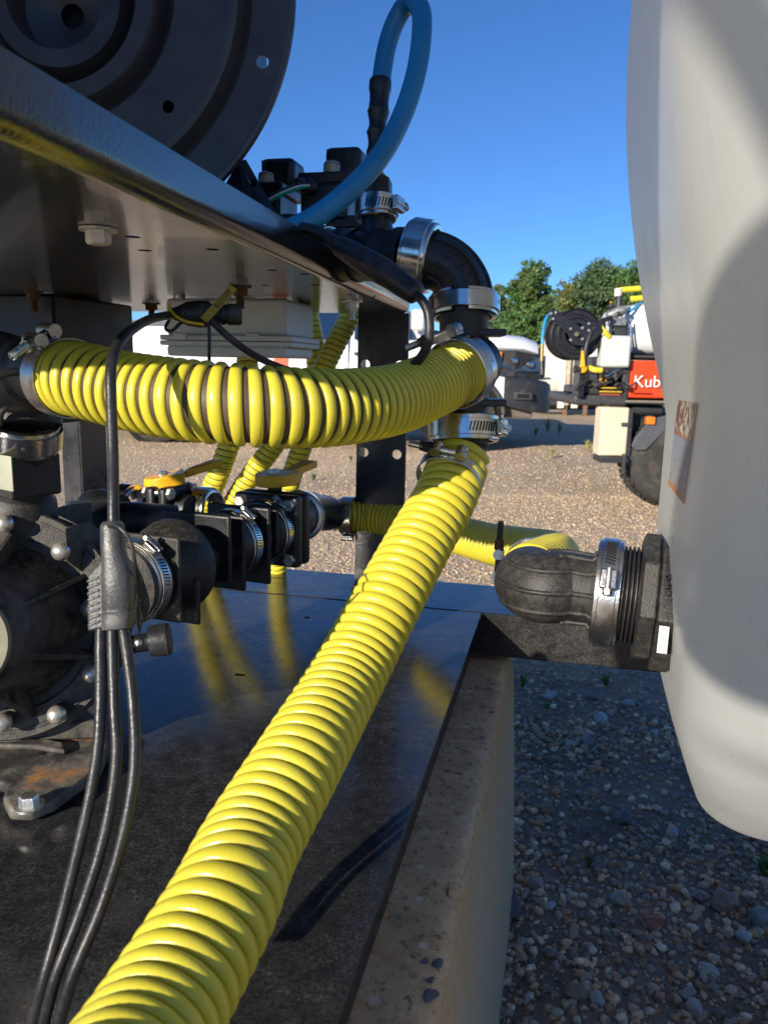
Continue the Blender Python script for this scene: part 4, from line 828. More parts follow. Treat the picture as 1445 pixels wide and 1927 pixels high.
def ball_valve(c, vax, half, th, label, hub, lev, hz, name='ball_valve', boltsall=True):
    t = thing(name, label, 'valve', c, 'black ball valves with yellow handles'); X_ = nrm(np.cross(vax, zd)); X_ = X_ if X_@rd > 0 else -X_; Z_ = zd
    for s_ in (-1, 1): build(MB().box(c+vax*s_*(th*.55), X_, Z_, vax, half, half, th*.42), 'flange_block', blk, t, bev=.006, seg=3)
    build(MB().lathe(c, vax, [(-th*1.9, half*.62), (-th*1.2, half*.66), (th*1.2, half*.66), (th*1.9, half*.62)], 40), 'port', blk, t)
    for sx in (-1, 1):
        for sz in (-1, 1):
            b = c+X_*sx*half*.76+Z_*sz*half*.76; m_ = MB(); hexbolt(m_, b-vax*th*.97, -vax, .0085, .006); m_.lathe(b-vax*th*.97, vax, [(0, .005), (th*2.1, .005)], 12); hexbolt(m_, b+vax*th*.97, vax, .0085, .006); build(m_, 'flange_bolt', zinc, t)
    hb = P(*hub); build(MB().lathe(hb-zd*.0145, zd, [(-.008, .011), (.0145, .011)], 4), 'stem', rusty, t, smooth=0)
    ln = P(*lev); d = nrm(ln-hb); q = nrm(np.cross(zd, d)); L2 = np.linalg.norm(ln-hb)
    hm = MB(); a = np.linspace(pi*.5, pi*1.5, 14); poly = [hb+.0275*(cos(x)*d+sin(x)*q) for x in a]+[hb+d*.024-q*.0275, hb+d*.030-q*.0235, hb+d*.030+q*.0235, hb+d*.024+q*.0275]
    hm.prism([p-zd*.009 for p in poly], zd*.0165); build(hm, 'handle_hub', yellow_handle, t, bev=.002, seg=3)
    lv = MB().prism([hb+d*.0305-q*.0105-zd*.003, hb+d*.0305+q*.0105-zd*.003, hb+d*L2+q*.0125+zd*.003, hb+d*L2-q*.0125+zd*.003], zd*.0105); build(lv, 'lever', yellow_handle, t, bev=.0025, seg=3)
    build(MB().prism([hb+d*.036-q*.006+zd*.0082, hb+d*.036+q*.006+zd*.0082, hb+d*(L2-.012)+q*.007+zd*.0138, hb+d*(L2-.012)-q*.007+zd*.0138], zd*.0006), 'lever_recess', M('handle_recess', (.62, .27, .01), .6), t, smooth=0)
    m_ = MB(); hexbolt(m_, hb+zd*.0075, zd, .0062, .0055); m_.lathe(hb+zd*.0075, zd, [(0, .010), (.0012, .010)], 20); build(m_, 'handle_bolt', zinc, t)
    return t
ball_valve(at(513), ax_, .050, .021, 'black flanged ball valve with short yellow handle, nearest the post', (517, 900, 1.09), (586, 882, 1.16), 0)
ball_valve(P(322, 958, 1.10), nrm(rd*1.0-ud*.12), .036, .018, 'black ball valve with long yellow handle behind the strainer housing', (308, 903, 1.10), (418, 880, 1.12), 0)
hb2 = thing('hose_barb', 'black plastic hose barb between the right hand valve and the short ribbed hose', 'hose barb', P(600, 965, 1.1))
xv = nrm(P(620, 967, 1.38)-P(560, 962, 1.05))
bp_ = spline([at(520), at(548), P(580, 962, 1.27), P(600, 964, 1.33), P(626, 967, 1.39)], 40)
build(MB().tube(bp_, np.interp(np.linspace(0, 1, 40), [0, .3, .31, .45, .46, .9, 1], [.030, .030, .036, .036, .0315, .0315, .027]), 40), 'barb_tube', blk, hb2, smooth=35)
vband('band_clamp', 'shiny band clamp edge on the right side of the flanged valve', bp_[13], nrm(bp_[15]-bp_[11]), .0400, .016)
tbolt_clamp('tee_bolt_clamp', 'steel clamp on the short ribbed hose beside the post', P(656, 970, 1.408), rd, .0335, .022, ang=-1.4, bolt=.008, nutmat=blk)
# behind-left valve line pieces
for px, py, z_, r_, w_, lb in ((243, 955, 1.09, .034, .020, 'blue reflecting band clamp left of the long handled valve'), (388, 960, 1.12, .034, .018, 'band clamp right of the long handled valve')):
    vband('band_clamp', lb, P(px, py, z_), nrm(rd-ud*.12), r_, w_)
lc = build(MB().lathe(P(165, 960, 1.06), nrm(rd-ud*.12), [(0, .022), (.004, .028), (.02, .031), (.03, .029), (.034, .026), (.055, .026)], 40), 'end_coupler', blk, smooth=40); tag(lc, 'rounded black plastic coupler at the left end of the long handled valve', 'pipe coupler')
mnp = build(MB().tube([P(130, 985, .95), P(260, 985, 1.0), P(330, 990, 1.02)], .028, 32), 'manifold_pipe', blk, smooth=180); tag(mnp, 'dark horizontal pipe just above the strainer housing reflecting blue sky', 'pipe')
# upper left elbow over pump
ue = thing('hose_barb_elbow', 'dusty black elbow at the left edge feeding the horizontal hose', 'pipe elbow', P(40, 800, .62))
build(MB().tube(spline([P(44, 800, .75), P(42, 770, .75), P(34, 735, .745), P(46, 708, .72), P(80, 701, .672), P(124, 710, .628)], 40), [.036]*14+list(np.linspace(.036, .0300, 10))+[.0264]*16, 40), 'elbow_tube', blk_dusty, ue, smooth=60)
build(MB().tube(spline([P(-80, 690, .78), P(-10, 690, .76), P(44, 700, .70)], 12), [.042, .040, .038, .037, .036, .035, .034, .033, .032, .031, .03, .029], 40), 'shoulder', blk_dusty, ue, smooth=60)
build(MB().tube(pth([(0, 800, .71), (4, 776, .705), (22, 760, .70), (46, 752, .70)], 14), .0028, 10), 'raised_rib', blk_dusty, ue)
sct = build(MB().tube(pth([(-40, 730, .57), (-10, 712, .57), (12, 702, .575), (36, 699, .58)], 24), .0032, 12), 'black_cable', rubber); tag(sct, 'cut end of a thin black cable sticking in from the left edge', 'cable')
axu = nrm(P(44, 800, .75)-P(42, 900, .775))
vband('band_clamp', 'steel band clamp reflecting yellow at the left edge above the square fitting', P(44, 817, .755), axu, .0365, .0190)
sq = thing('square_fitting', 'black square bodied fitting with a worn label under the left band clamp', 'pipe fitting', P(40, 895, .76))
build(MB().lathe(P(42, 842, .757), -axu, [(0, .030), (.006, .027), (.05, .027), (.058, .034), (.09, .038)], 40), 'neck', blk_dusty, sq)
build(MB().box(P(38, 890, .765), nrm(rd*.9-ud*.35), nrm(ud*.9+rd*.35), zd, .0290, .0270, .0210), 'square_body', blk_dusty, sq, bev=.003, seg=3)
build(MB().box(P(10, 890, .722), nrm(rd*.9-ud*.35), nrm(ud*.9+rd*.35), zd, .013, .0008, .0165), 'label', M('worn_pale_label', (.36, .37, .28), .6, var=.2, dust=.4), sq, bev=.0005)
tbolt_clamp('tee_bolt_clamp', 'steel clamp with long bright bolt on the left end of the horizontal hose', P(124, 711, .619), nrm(pA_[40]-pA_[8]), .0308, .021, ang=nrm(zd*.75-cF*.66), bolt=.030, boltm=M('bright_zinc', (.55, .58, .5), .3, .9, var=.1, bump=.3), qdir=P(72, 710, .555)-P(130, 664, .60))
# pump foot
foot = thing('mounting_foot', 'rusty dirty cast pump foot bolted to the deck', 'pump foot', onz(80, 1450, .603))
fpy = [(-60, 1395), (20, 1375), (90, 1380), (150, 1385), (196, 1396), (206, 1425), (192, 1462), (150, 1495), (105, 1528), (60, 1548), (20, 1545), (8, 1522), (16, 1500), (5, 1492), (-60, 1500)]
build(MB().prism([onz(x, y, .603) for x, y in fpy], zd*.0125), 'foot_casting', rustp, foot, bev=.003, seg=3)
build(MB().prism([onz(x, y, .6158) for x, y in ((-60, 1402), (90, 1400), (120, 1406), (124, 1422), (60, 1412), (-60, 1412))], zd*.006), 'foot_rim', rustp, foot, bev=.002)
build(MB().lathe(onz(78, 1418, .6157), zd, [(0, .0035), (.0004, .0035), (.0004, .0001)], 20), 'bolt_hole', dark_hole, foot, smooth=0)
c = onz(56, 1518, .6157); m_ = MB().lathe(c, zd, [(0, .0125), (.0022, .0125), (.0024, .011)], 28); build(m_, 'washer', zinc, foot); m_ = MB(); hexbolt(m_, c+zd*.0024, zd, .0085, .0085); build(m_, 'foot_bolt', zinc, foot)
pdl = build(MB().prism([onz(x, y, .617) for x, y in ((-70, 1400), (-70, 1370), (60, 1350), (150, 1352), (185, 1380), (190, 1392))], zd*.02), 'pump_pedestal', blk_cast, foot, bev=.003)
# drain cap
dc = thing('drain_cap', 'small round black cap with knurled rim and acorn bolt hanging above the deck', 'cap', P(290, 1240, .64))
cx_ = nrm(rd*.88+ud*.38+zd*.12); c = P(284, 1207, .63)
build(MB().lathe(c, cx_, [(-.0005, .0125), (.008, .0135), (.014, .0135), (.016, .012)], 36), 'cap_body', rubber, dc, smooth=30)
build(MB().lathe(c, cx_, [(-.016, .0075), (0, .0075)], 20), 'cap_neck', blk, dc)
gw = MB(); gc = c-cx_*.016; g1, g2, _ = frame(cx_)
ring_ = [gc+(.0125 if (i//2) % 2 else .0112)*(cos(i*2*pi/72)*g1+sin(i*2*pi/72)*g2) for i in range(72)]; gw.prism(ring_, -cx_*.003); build(gw, 'knurled_wheel', spm, dc, smooth=0)
build(MB().ball(gc-cx_*.004, .004), 'acorn_bolt', nutm, dc, smooth=180); build(MB().ball(c-cx_*.006+zd*.002-ud*.006, .0045), 'lug', zinc, dc)
build(MB().tube(pth([(262, 1190, .58), (268, 1160, .60), (262, 1130, .58)], 10), .0012, 8), 'tether', rubber, dc)

# ================================================================ TANK CONNECTION
tb = P(1240, 1128, .668); tax = nrm(V(cos(radians(17)), -sin(radians(17)), -.035))
def tp(px): 
    lo, hi = -.3, .2
    for _ in range(40):
        m_ = (lo+hi)/2
        if proj(tb+tax*m_)[0] < px: lo = m_
        else: hi = m_
    return lo
bk = thing('bulkhead_fitting', 'large black threaded bulkhead fitting screwed into the white tank', 'bulkhead fitting', tb)
thr = [(tp(1160), .034), (tp(1162), .040)]
x = tp(1164)
while x < tp(1196): thr += [(x, .0392), (x+.0012, .0432), (x+.0022, .0432), (x+.0034, .0392)]; x += .0036
build(MB().lathe(tb, tax, thr+[(tp(1201), .041), (tp(1203), .03)], 72), 'thread', rubber, bk, smooth=30)
build(MB().lathe(tb, tax, [(tp(1199), .054), (tp(1202), .0575), (tp(1228), .0575), (tp(1230), .055)], 16, poly=8), 'lock_nut', blk_dusty, bk, smooth=0, bev=.0012)
build(MB().lathe(tb, tax, [(tp(1230)+.0003, .0600), (tp(1233), .0625), (tp(1262), .0625), (tp(1270), .060), (tp(1285), .052)], 12, poly=6), 'hex_flange', blk_dusty, bk, smooth=0, bev=.0014)
fd = nrm(-cF+zd*.05 - tax*((-cF+zd*.05)@tax))
def facept(px, py, rr): # point of the flange's outside seen at a pixel
    return onplane(px, py, tb+fd*rr, fd)
for i, ch in enumerate('BANJO'):
    p = facept(1250, 1078+i*15, .0570); text('raised_letter', ch, p, np.cross(fd, tax)*(1 if (np.cross(fd, tax)@zd) < 0 else -1), tax if False else np.cross(fd, np.cross(fd, tax)*(1 if (np.cross(fd, tax)@zd) < 0 else -1)), .010, blk_dusty, bk, .0012)
dn = np.cross(fd, tax); dn = dn if dn@zd < 0 else -dn; ac = nrm(np.cross(fd, dn))   # dn runs down the flange, ac across it
lp_ = facept(1247, 1204, .0590); lt = thing('barcode_label', 'small white printed sticker on the bulkhead flange beside the tank', 'label', lp_)
build(MB().box(lp_, dn, ac, fd, .0108, .0038, .00025), 'sticker', white_lbl, lt, bev=.0002)
ink2 = M('grey_ink', (.16, .15, .15), .6)
text('print', '411 00050', lp_+fd*.0004-dn*.002-ac*(-.0006), dn, ac, .0030, ink2, lt, .00005); text('print', '30976', lp_+fd*.0004+dn*.002-ac*.0028, dn, ac, .0028, ink2, lt, .00005)
# elbow
te_ = thing('moulded_elbow', 'dusty black ribbed elbow screwed to the tank fitting with the hose entering from behind', 'pipe elbow', P(1040, 1100, .74))
pe = spline([tb+tax*tp(1128), tb+tax*tp(1105), tb+tax*tp(1060), P(1022, 1105, .690), P(998, 1095, .715), P(996, 1082, .755)], 60)
re_ = np.interp(np.linspace(0, 1, 60), [0, .05, .06, .35, .7, .8, .82, 1], [.0335, .0335, .0305, .0320, .0330, .0315, .029, .0266])
build(MB().tube(pe, re_, 48), 'elbow_tube', blk_dusty, te_, smooth=60)
for ang_ in np.radians([-60, -28, 6, 40, 72, 110]):
    pts_ = []
    for i in range(2, 44):
        t = nrm(pe[min(i+1, 59)]-pe[i-1]); up_ = nrm(zd-t*(zd@t)); sd = np.cross(up_, t); sd = sd if sd@cF < 0 else -sd
        pts_.append(pe[i]+(re_[i]+.0004)*(sin(ang_)*up_+cos(ang_)*sd))
    build(MB().tube(pts_[:(34 if abs(ang_) < 1 else 20)], .0022, 10), 'raised_rib', blk_dusty, te_, smooth=180)
fc = tb+tax*tp(1141)
worm_clamp('worm_gear_clamp', 'big worm gear clamp with slotted band between the tank elbow and the threads', fc, tax, .0475, .0138, ang=nrm(-cF+zd*.30), mat=inox2)
for sg, nm_ in ((-1, 0), (1, 0)): pass
tbolt_clamp('tee_bolt_clamp', 'clamp with a rusty upright bolt where the hose enters the tank elbow', P(1004, 1070, .81), nrm(pe[-1]-pe[-8]),   .0312, .012, ang=nrm(-rd-cF*.2), bolt=.030, boltm=M('dark_steel_bolt', (.09, .075, .06), .5, .6, var=.3), nutmat=rusty)

# ================================================================ WHITE TANK
# section in skid axes: left face at rl(z), near face at uf(z), rounded corners
SIL = [(1188, 0), (1181, 100), (1178, 180), (1178, 250), (1183, 350), (1193, 450), (1203, 520), (1217, 600), (1232, 670), (1246, 734), (1255, 782), (1250, 840), (1243, 920), (1239, 963), (1236, 1000), (1236, 1100), (1238, 1200), (1240, 1258), (1250, 1300), (1268, 1370), (1290, 1440), (1303, 1480), (1312, 1505), (1322, 1520)]
_q = sorted([((lambda w_: (w_[2], w_@rd))(onplane(x, y, S(.735 if y < 1300 else .735-.03*(y-1300)/250, 0, 0), ud))) for x, y in SIL])
kz = [_q[0][0]-.009, _q[0][0]-.005]+[a for a, b_ in _q]+[1.46, 1.54, 1.62, 1.69, 1.74, 1.77]; r_top = _q[-1][1]
krl = [_q[0][1]+.03, _q[0][1]+.012]+[b_ for a, b_ in _q]+[r_top+.012, r_top+.03, r_top+.06, r_top+.11, r_top+.19, r_top+.30]
ZB = kz[0]
kuf_z = [ZB, ZB+.015, ZB+.04, ZB+.08, ZB+.13, .75, .80, .85, .95, 1.05, 1.2, 1.4, 1.6, 1.7, 1.77]; kuf_v = [.69, .655, .62, .58, .54, .50, .46, .42, .36, .32, .29, .28, .31, .38, .55]
kuf = [float(np.interp(z, kuf_z, kuf_v)) for z in kz]; kub = [(.735 if z > .66 else .72)+float(np.interp(z, [.9, 1.1], [.07, .17])) for z in kz]
zz = np.concatenate([np.linspace(ZB, ZB+.03, 10), np.linspace(ZB+.035, 1.77, 120)]); rings = []
def sm(z, ks_):  # smooth interpolation
    return float(np.interp(z, kz, ks_)*.5 + .25*(np.interp(z-.008, kz, ks_)+np.interp(z+.008, kz, ks_)))
for z in zz:
    rl, uf, ub = sm(z, krl), sm(z, kuf), sm(z, kub); rr = 1.25; cn = min(.07+.10*max(0, min(1, (z-.70)/.2)), (ub-uf)*.4); cb_ = min(ub-(.735 if z > .66 else .72), (ub-uf)*.45)
    pts_ = []
    for t in np.linspace(0, pi/2, 22): pts_.append((ub-cb_+cb_*cos(t), rl+cb_-cb_*sin(t)))
    for t in np.linspace(0, pi/2, 28): pts_.append((uf+cn-cn*sin(t), rl+cn-cn*cos(t)))
    for q in np.linspace(.05, 1, 24): pts_.append((uf, rl+cn+(rr-rl-cn)*q))
    for q in np.linspace(0, 1, 6): pts_.append((uf+(ub-uf)*q, rr+.05*sin(pi*q)+.001))
    for q in np.linspace(.1, .9, 8): pts_.append((ub, rr-(rr-rl-cb_)*q))
    rings.append([S(u, r, z) for u, r in pts_])
tank = thing('white_tank', 'big white translucent plastic water tank filling the right side', 'tank', S(.7, .6, .57))
tk = build(MB().grid(rings, True, (True, True)), 'tank_shell', tank_m, tank, smooth=180)
tv = np.concatenate(rings); m2 = len(rings[0]); tfaces = [(i*m2+j, i*m2+(j+1) % m2, (i+1)*m2+(j+1) % m2, (i+1)*m2+j) for i in range(len(rings)-1) for j in range(m2)]
bvh = BVHTree.FromPolygons([Vector(v_) for v_ in tv], tfaces)
def ontank(px, py, off=.0008):
    d = Vector(nrm(P(px, py, 1)-CAM)); h = bvh.ray_cast(Vector(CAM), d)
    if h[0] is None: return None
    n_ = h[1] if h[1].dot(d) < 0 else -h[1]
    return np.array(h[0]+n_*off)
# legs / band of the tank out of sight: cradle
cr_ = build(MB().sbox(.72, .80, .27, .05, .4, .269), 'tank_stand', conc_m, bev=.01); tag(cr_, 'low grey stand under the right side of the white tank', 'stand')
def tanklabel():
    m, n, L, b = node_mat('worn_tank_label'); noise, ramp, mix, mt, mp, bump = helper(n, L)
    uv = n.new('ShaderNodeUVMap').outputs[0]; s3 = n.new('ShaderNodeSeparateXYZ'); L(uv, s3.inputs[0]); x, y = s3.outputs[0], s3.outputs[1]
    dr = noise(mp(uv, (9, 5, 1)), 1.6, 6, .6); brown = mix(ramp(noise(mp(uv, (20, 3, 1)), 2, 4), .4, .6), (.30, .09, .03), (.10, .055, .045)); topc = mix(ramp(mt('ADD', dr, mt('MULTIPLY', x, .16)), .56, .60), brown, (.62, .57, .48))
    topc = mix(ramp(y, .66, .60), topc, (.38, .13, .04))
    row = mt('FRACT', mt('MULTIPLY', y, 30), 0); rowm = mt('MULTIPLY', mt('GREATER_THAN', row, .42), mt('GREATER_THAN', noise(mp(uv, (22, 30, 1)), 1.3, 2), .50)); rowm = mt('MULTIPLY', rowm, mt('LESS_THAN', x, .9))
    bot = mix(mt('MULTIPLY', rowm, .75), mix(ramp(y, .1, .6), (.40, .39, .40), (.30, .35, .44)), (.09, .09, .11))
    c = mix(mt('GREATER_THAN', y, .60), bot, topc); c = mix(ramp(x, .925, .93), c, (.42, .16, .05)); c = mix(ramp(y, .075, .07), c, (.50, .22, .08))
    L(c, b.inputs['Base Color']); b.inputs['Roughness'].default_value = .45; L(bump(dr, .3, .001), b.inputs['Normal']); return m
lm = tanklabel(); N_, K_ = 12, 30
cor = [(1277, 752), (1316, 758), (1289, 950), (1258, 912)]
bmq = bmesh.new(); vv = {}
for j in range(K_+1):
    for i in range(N_+1):
        s_, t_ = i/N_, j/K_; px = (1-t_)*((1-s_)*cor[0][0]+s_*cor[1][0])+t_*((1-s_)*cor[3][0]+s_*cor[2][0]); py = (1-t_)*((1-s_)*cor[0][1]+s_*cor[1][1])+t_*((1-s_)*cor[3][1]+s_*cor[2][1])
        q = ontank(px, py)
        if q is None: q = P(px, py, .75)
        vv[i, j] = bmq.verts.new(q)
uvl = bmq.loops.layers.uv.new('UVMap')
for j in range(K_):
    for i in range(N_):
        f_ = bmq.faces.new([vv[i, j], vv[i+1, j], vv[i+1, j+1], vv[i, j+1]])
        for lp2, (a, b2) in zip(f_.loops, ((i, j), (i+1, j), (i+1, j+1), (i, j+1))): lp2[uvl].uv = (a/N_, 1-b2/K_)
me = bpy.data.meshes.new('tank_label'); bmq.to_mesh(me); me.materials.append(lm); o = bpy.data.objects.new('tank_label', me); COL.objects.link(o); tag(o, 'weathered brown and white instruction label stuck on the white tank', 'label')

# ================================================================ ADDED, UNSEEN SHADE BLOCKERS LEFT OF AND BEHIND THE VIEWPOINT (they throw the shade seen on the fittings and the tank)
added_reel = thing('hose_reel', 'added hose reel on a stand left of the viewpoint, unseen, shading the fittings', 'hose reel', S(-.14, -.65, .6))
rc2 = S(-.14, -.37, 1.66); k2 = .35  # unseen reel, added to block the sun from the upper fittings
for dr in (0, -.55):
    build(MB().lathe(rc2+rd*dr, rd, [(o, r*k2/Rr) for o, r in full+back+[full[0]]], 120, (False, False)), 'reel_disc', reel_m, added_reel, smooth=50)
build(MB().lathe(rc2-rd*.26, rd, [(-.28, .31), (.25, .31)], 64), 'coiled_hose', bluem, added_reel)
for dr in (-.58,): build(MB().sbox(-.14, -.37+dr, 1.09, .03, .006, .49), 'reel_stand', matte, added_reel, bev=.002)
build(MB().lathe(rc2-rd*.31, rd, [(-.30, .02), (.34, .02)], 24), 'axle', zinc, added_reel)
blocker_pos = V(-.565, -.70, 1.375)  # lamp shaped blocker, added to cast the dark patch on the tank
blocker = thing('shade_blocker', 'unseen lamp shaped blocker on a bent arm, added to shade the white tank', 'shade blocker', blocker_pos)
fwd = nrm(V(.3, 1, -.2)); build(MB().lathe(blocker_pos-fwd*.05, fwd, [(0, .05), (.02, .09), (.08, .115), (.10, .118), (.10, .10)], 40), 'housing', matte, blocker, smooth=40)
build(MB().lathe(blocker_pos+fwd*.044, fwd, [(0, .10), (.004, .10)], 40), 'lens', glass_clear, blocker)
build(MB().tube(spline([blocker_pos-fwd*.04, blocker_pos+V(-.05, -.08, .12), blocker_pos+V(-.12, .0, .30), S(-.14, -.50, 1.85)], 30), .014, 12), 'arm', matte, blocker)
# ================================================================ BACKGROUND
white = M('white_car_paint', (.80, .80, .80), .22, var=.02, vscale=3, coat=.5); carblk = M('black_bumper_plastic', (.03, .031, .034), .5, var=.15, vscale=8, dust=.2, dscale=6); tyre = M('tyre_rubber', (.035, .033, .03), .8, var=.3, vscale=20, dust=.4, dustcol=(.22, .18, .13), dscale=8)
chrome = M('grille_chrome', (.6, .6, .62), .15, 1); glassb = M('dark_window_glass', (.01, .025, .06), .05, var=0, coat=.6, spec=.8); alloy = M('alloy_rim', (.62, .62, .63), .3, .8, var=.05)
lampc = M('headlight_glass', (.035, .05, .075), .05, var=.5, vscale=9, coat=1.); amber = M('amber_lens', (.75, .20, .02), .3)
# --- pickup: local L forward from the front axle, W away from the camera, H up
hd = radians(-4.5); tl = V(cos(hd), sin(hd), 0); tw_ = V(-sin(hd), cos(hd), 0); torg = V(.90, 9.35, 0)
def K(l, w_, h): return torg+tl*l+tw_*w_+zd*h
truck = thing('pickup_truck', 'white crew cab pickup truck parked behind the sprayer skid', 'pickup truck', K(-2, 1, 0))
def kbox(l0, l1, w0, w1, h0, h1, name, mat, bev=.02, par=None):
    return build(MB().box(K((l0+l1)/2, (w0+w1)/2, (h0+h1)/2), tl, tw_, zd, abs(l1-l0)/2, abs(w1-w0)/2, abs(h1-h0)/2), name, mat, par or truck, bev=bev, seg=3)
def kloft(secs, name, mat, par=None, smooth=40, bev=0):
    """secs: (l, [(w,h)...])"""
    return build(MB().grid([[K(l, w_, h) for w_, h in pr_] for l, pr_ in secs], True, (True, True)), name, mat, par or truck, smooth=smooth, bev=bev)
def side(h0, hb, ht, w0=0., W_=2.05, crown=.04):
    a = [(w0+.03, h0), (w0+.0, h0+.12), (w0-.012, (h0+hb)/2+.1), (w0+.01, hb), (w0+.07, ht)]; return a+[(w0+.35, ht+crown), (W_/2, ht+crown*1.6), (W_-.35, ht+crown)]+[(W_-x+w0*0, h) for x, h in [(q[0], q[1]) for q in a[::-1]]]
def arch_cut(l): return 0
body = [(-5.35, side(.62, 1.3, 1.40)), (-5.3, side(.55, 1.33, 1.42)), (-1.75, side(.55, 1.33, 1.42)), (-1.70, side(.55, 1.33, 1.42))]
bedo = kloft([(-5.20, side(.62, 1.36, 1.43, 0, 2.05, 0)), (-2.62, side(.55, 1.36, 1.43, 0, 2.05, 0))], 'bed', white)
kbox(-5.15, -2.70, .1, 1.95, 1.434, 1.50, 'bed_cover', M('tonneau_grey', (.10, .11, .12), .7), .01)
cab = kloft([(-2.60, side(.52, 1.32, 1.40, 0)), (-.42, side(.50, 1.32, 1.40, 0))], 'cab_side', white)
gh = kloft([(-2.58, [(.08, 1.38), (.16, 1.85), (.30, 1.96), (1.75, 1.96), (1.89, 1.85), (1.97, 1.38)]), (-2.45, [(.07, 1.38), (.17, 1.88), (.32, 1.99), (1.73, 1.99), (1.88, 1.88), (1.98, 1.38)]), (-1.10, [(.07, 1.38), (.17, 1.90), (.32, 2.00), (1.73, 2.00), (1.88, 1.90), (1.98, 1.38)]), (-.95, [(.07, 1.38), (.18, 1.84), (.34, 1.93), (1.71, 1.93), (1.87, 1.84), (1.98, 1.38)]), (-.42, [(.06, 1.36), (.07, 1.41), (.20, 1.42), (1.85, 1.42), (1.98, 1.41), (1.99, 1.36)])], 'roof', white, smooth=30)
def pane(pts_, name, mat, par=truck, t=.012):
    return build(MB().prism([K(*p) for p in pts_], -tw_*t), name, mat, par, smooth=0)
pane([(-2.08, -.020, 1.31), (-1.44, -.020, 1.31), (-1.44, .125, 1.84), (-1.90, .130, 1.83), (-2.04, .09, 1.68)], 'rear_door_window', glassb)
pane([(-1.30, -.020, 1.31), (-.56, -.020, 1.33), (-.86, .115, 1.78), (-.98, .135, 1.84), (-1.30, .130, 1.85)], 'front_door_window', glassb)
wsp = [K(-.46, .22, 1.43), K(-.46, 1.83, 1.43), K(-.93, 1.68, 1.90), K(-.93, .37, 1.90)]; build(MB().prism(wsp, nrm(np.cross(wsp[1]-wsp[0], wsp[2]-wsp[0]))*.02), 'windshield', glassb, truck, smooth=0)
build(MB().prism(wsp, -nrm(np.cross(wsp[1]-wsp[0], wsp[2]-wsp[0]))*.02), 'windshield', glassb, truck, smooth=0)
for l in (-2.16, -1.37, -.50): kbox(l-.006, l+.006, -.0145, .0, .62, 1.36, 'door_gap', carblk, 0)
for l in (-2.10, -1.30): kbox(l, l+.17, -.045, -.012, 1.13, 1.165, 'door_handle', carblk, .008)
mr = thing  # mirror parts
kbox(-.62, -.46, -.24, -.04, 1.42, 1.66, 'mirror', white, .04); kbox(-.635, -.62, -.22, -.06, 1.45, 1.63, 'mirror_glass', glassb, .002)
hood = [(-.42, [(.05, 1.18), (.0, 1.30), (.05, 1.40), (.25, 1.44), (1.02, 1.47), (1.8, 1.44), (2.0, 1.40), (2.05, 1.30), (2.0, 1.18)]), (.3, [(.02, 1.21), (-.03, 1.26), (.03, 1.37), (.25, 1.43), (1.02, 1.46), (1.8, 1.43), (2.02, 1.37), (2.08, 1.26), (2.03, 1.21)]), (.72, [(.10, 1.20), (.04, 1.24), (.09, 1.32), (.3, 1.39), (1.02, 1.42), (1.75, 1.39), (1.96, 1.32), (2.01, 1.24), (1.95, 1.20)]), (.90, [(.22, 1.17), (.17, 1.19), (.20, 1.27), (.4, 1.33), (1.02, 1.36), (1.65, 1.33), (1.85, 1.27), (1.88, 1.19), (1.83, 1.17)])]
kloft(hood, 'hood', white, smooth=50)
kloft([(-.42, [(.05, .52), (.0, .80), (0.03, 1.0), (2.02, 1.0), (2.05, .8), (2.0, .52)]), (-.36, [(.05, .52), (.0, .80), (0.03, 1.0), (2.02, 1.0), (2.05, .8), (2.0, .52)])], 'fender_rear', white)
a = np.linspace(pi, 0, 18); ar = [(.50*cos(t), .42+.50*sin(t)) for t in a]
poly = [(-.62, .55), (-.62, 1.30), (.34, 1.29), (.32, 1.0), (.40, .92), (.52, .90), (.52, .62)]+[(x, z) for x, z in ar[::-1]]+[(-.58, .55)]
build(MB().prism([K(x, -.012, z) for x, z in poly], tw_*.10), 'front_fender', white, truck, smooth=0)
build(MB().tube([K(.515*cos(t), -.03, .42+.515*sin(t)) for t in np.linspace(pi*.97, .03*pi, 24)], .03, 8), 'wheel_arch_trim', carblk, truck)
build(MB().tube([K(-3.78+.515*cos(t), -.03, .42+.515*sin(t)) for t in np.linspace(pi*.97, .03*pi, 24)], .03, 8), 'wheel_arch_trim', carblk, truck)
for l in (0, -3.78):
    build(MB().lathe(K(l, .10, .42), tw_, [(0, .50), (.25, .50)], 40), 'wheel_well', dark_hole, truck)
    for wz in (.0, 1.80):
        wh = thing('wheel', None, None, K(l, wz, .42)); wh.parent = truck; wh.location = Vector(K(l, wz, .42)-wloc(truck)) 
        build(MB().lathe(K(l, wz, .42), tw_, [(.0, .25), (.0, .30), (.015, .38), (.05, .415), (.22, .415), (.255, .38), (.26, .25)], 56), 'tyre', tyre, wh)
        build(MB().lathe(K(l, wz, .42), tw_, [(.03, .02), (.02, .09), (.05, .12), (.06, .2), (.01, .235), (.0, .25), (.12, .25)], 40), 'rim', alloy, wh)
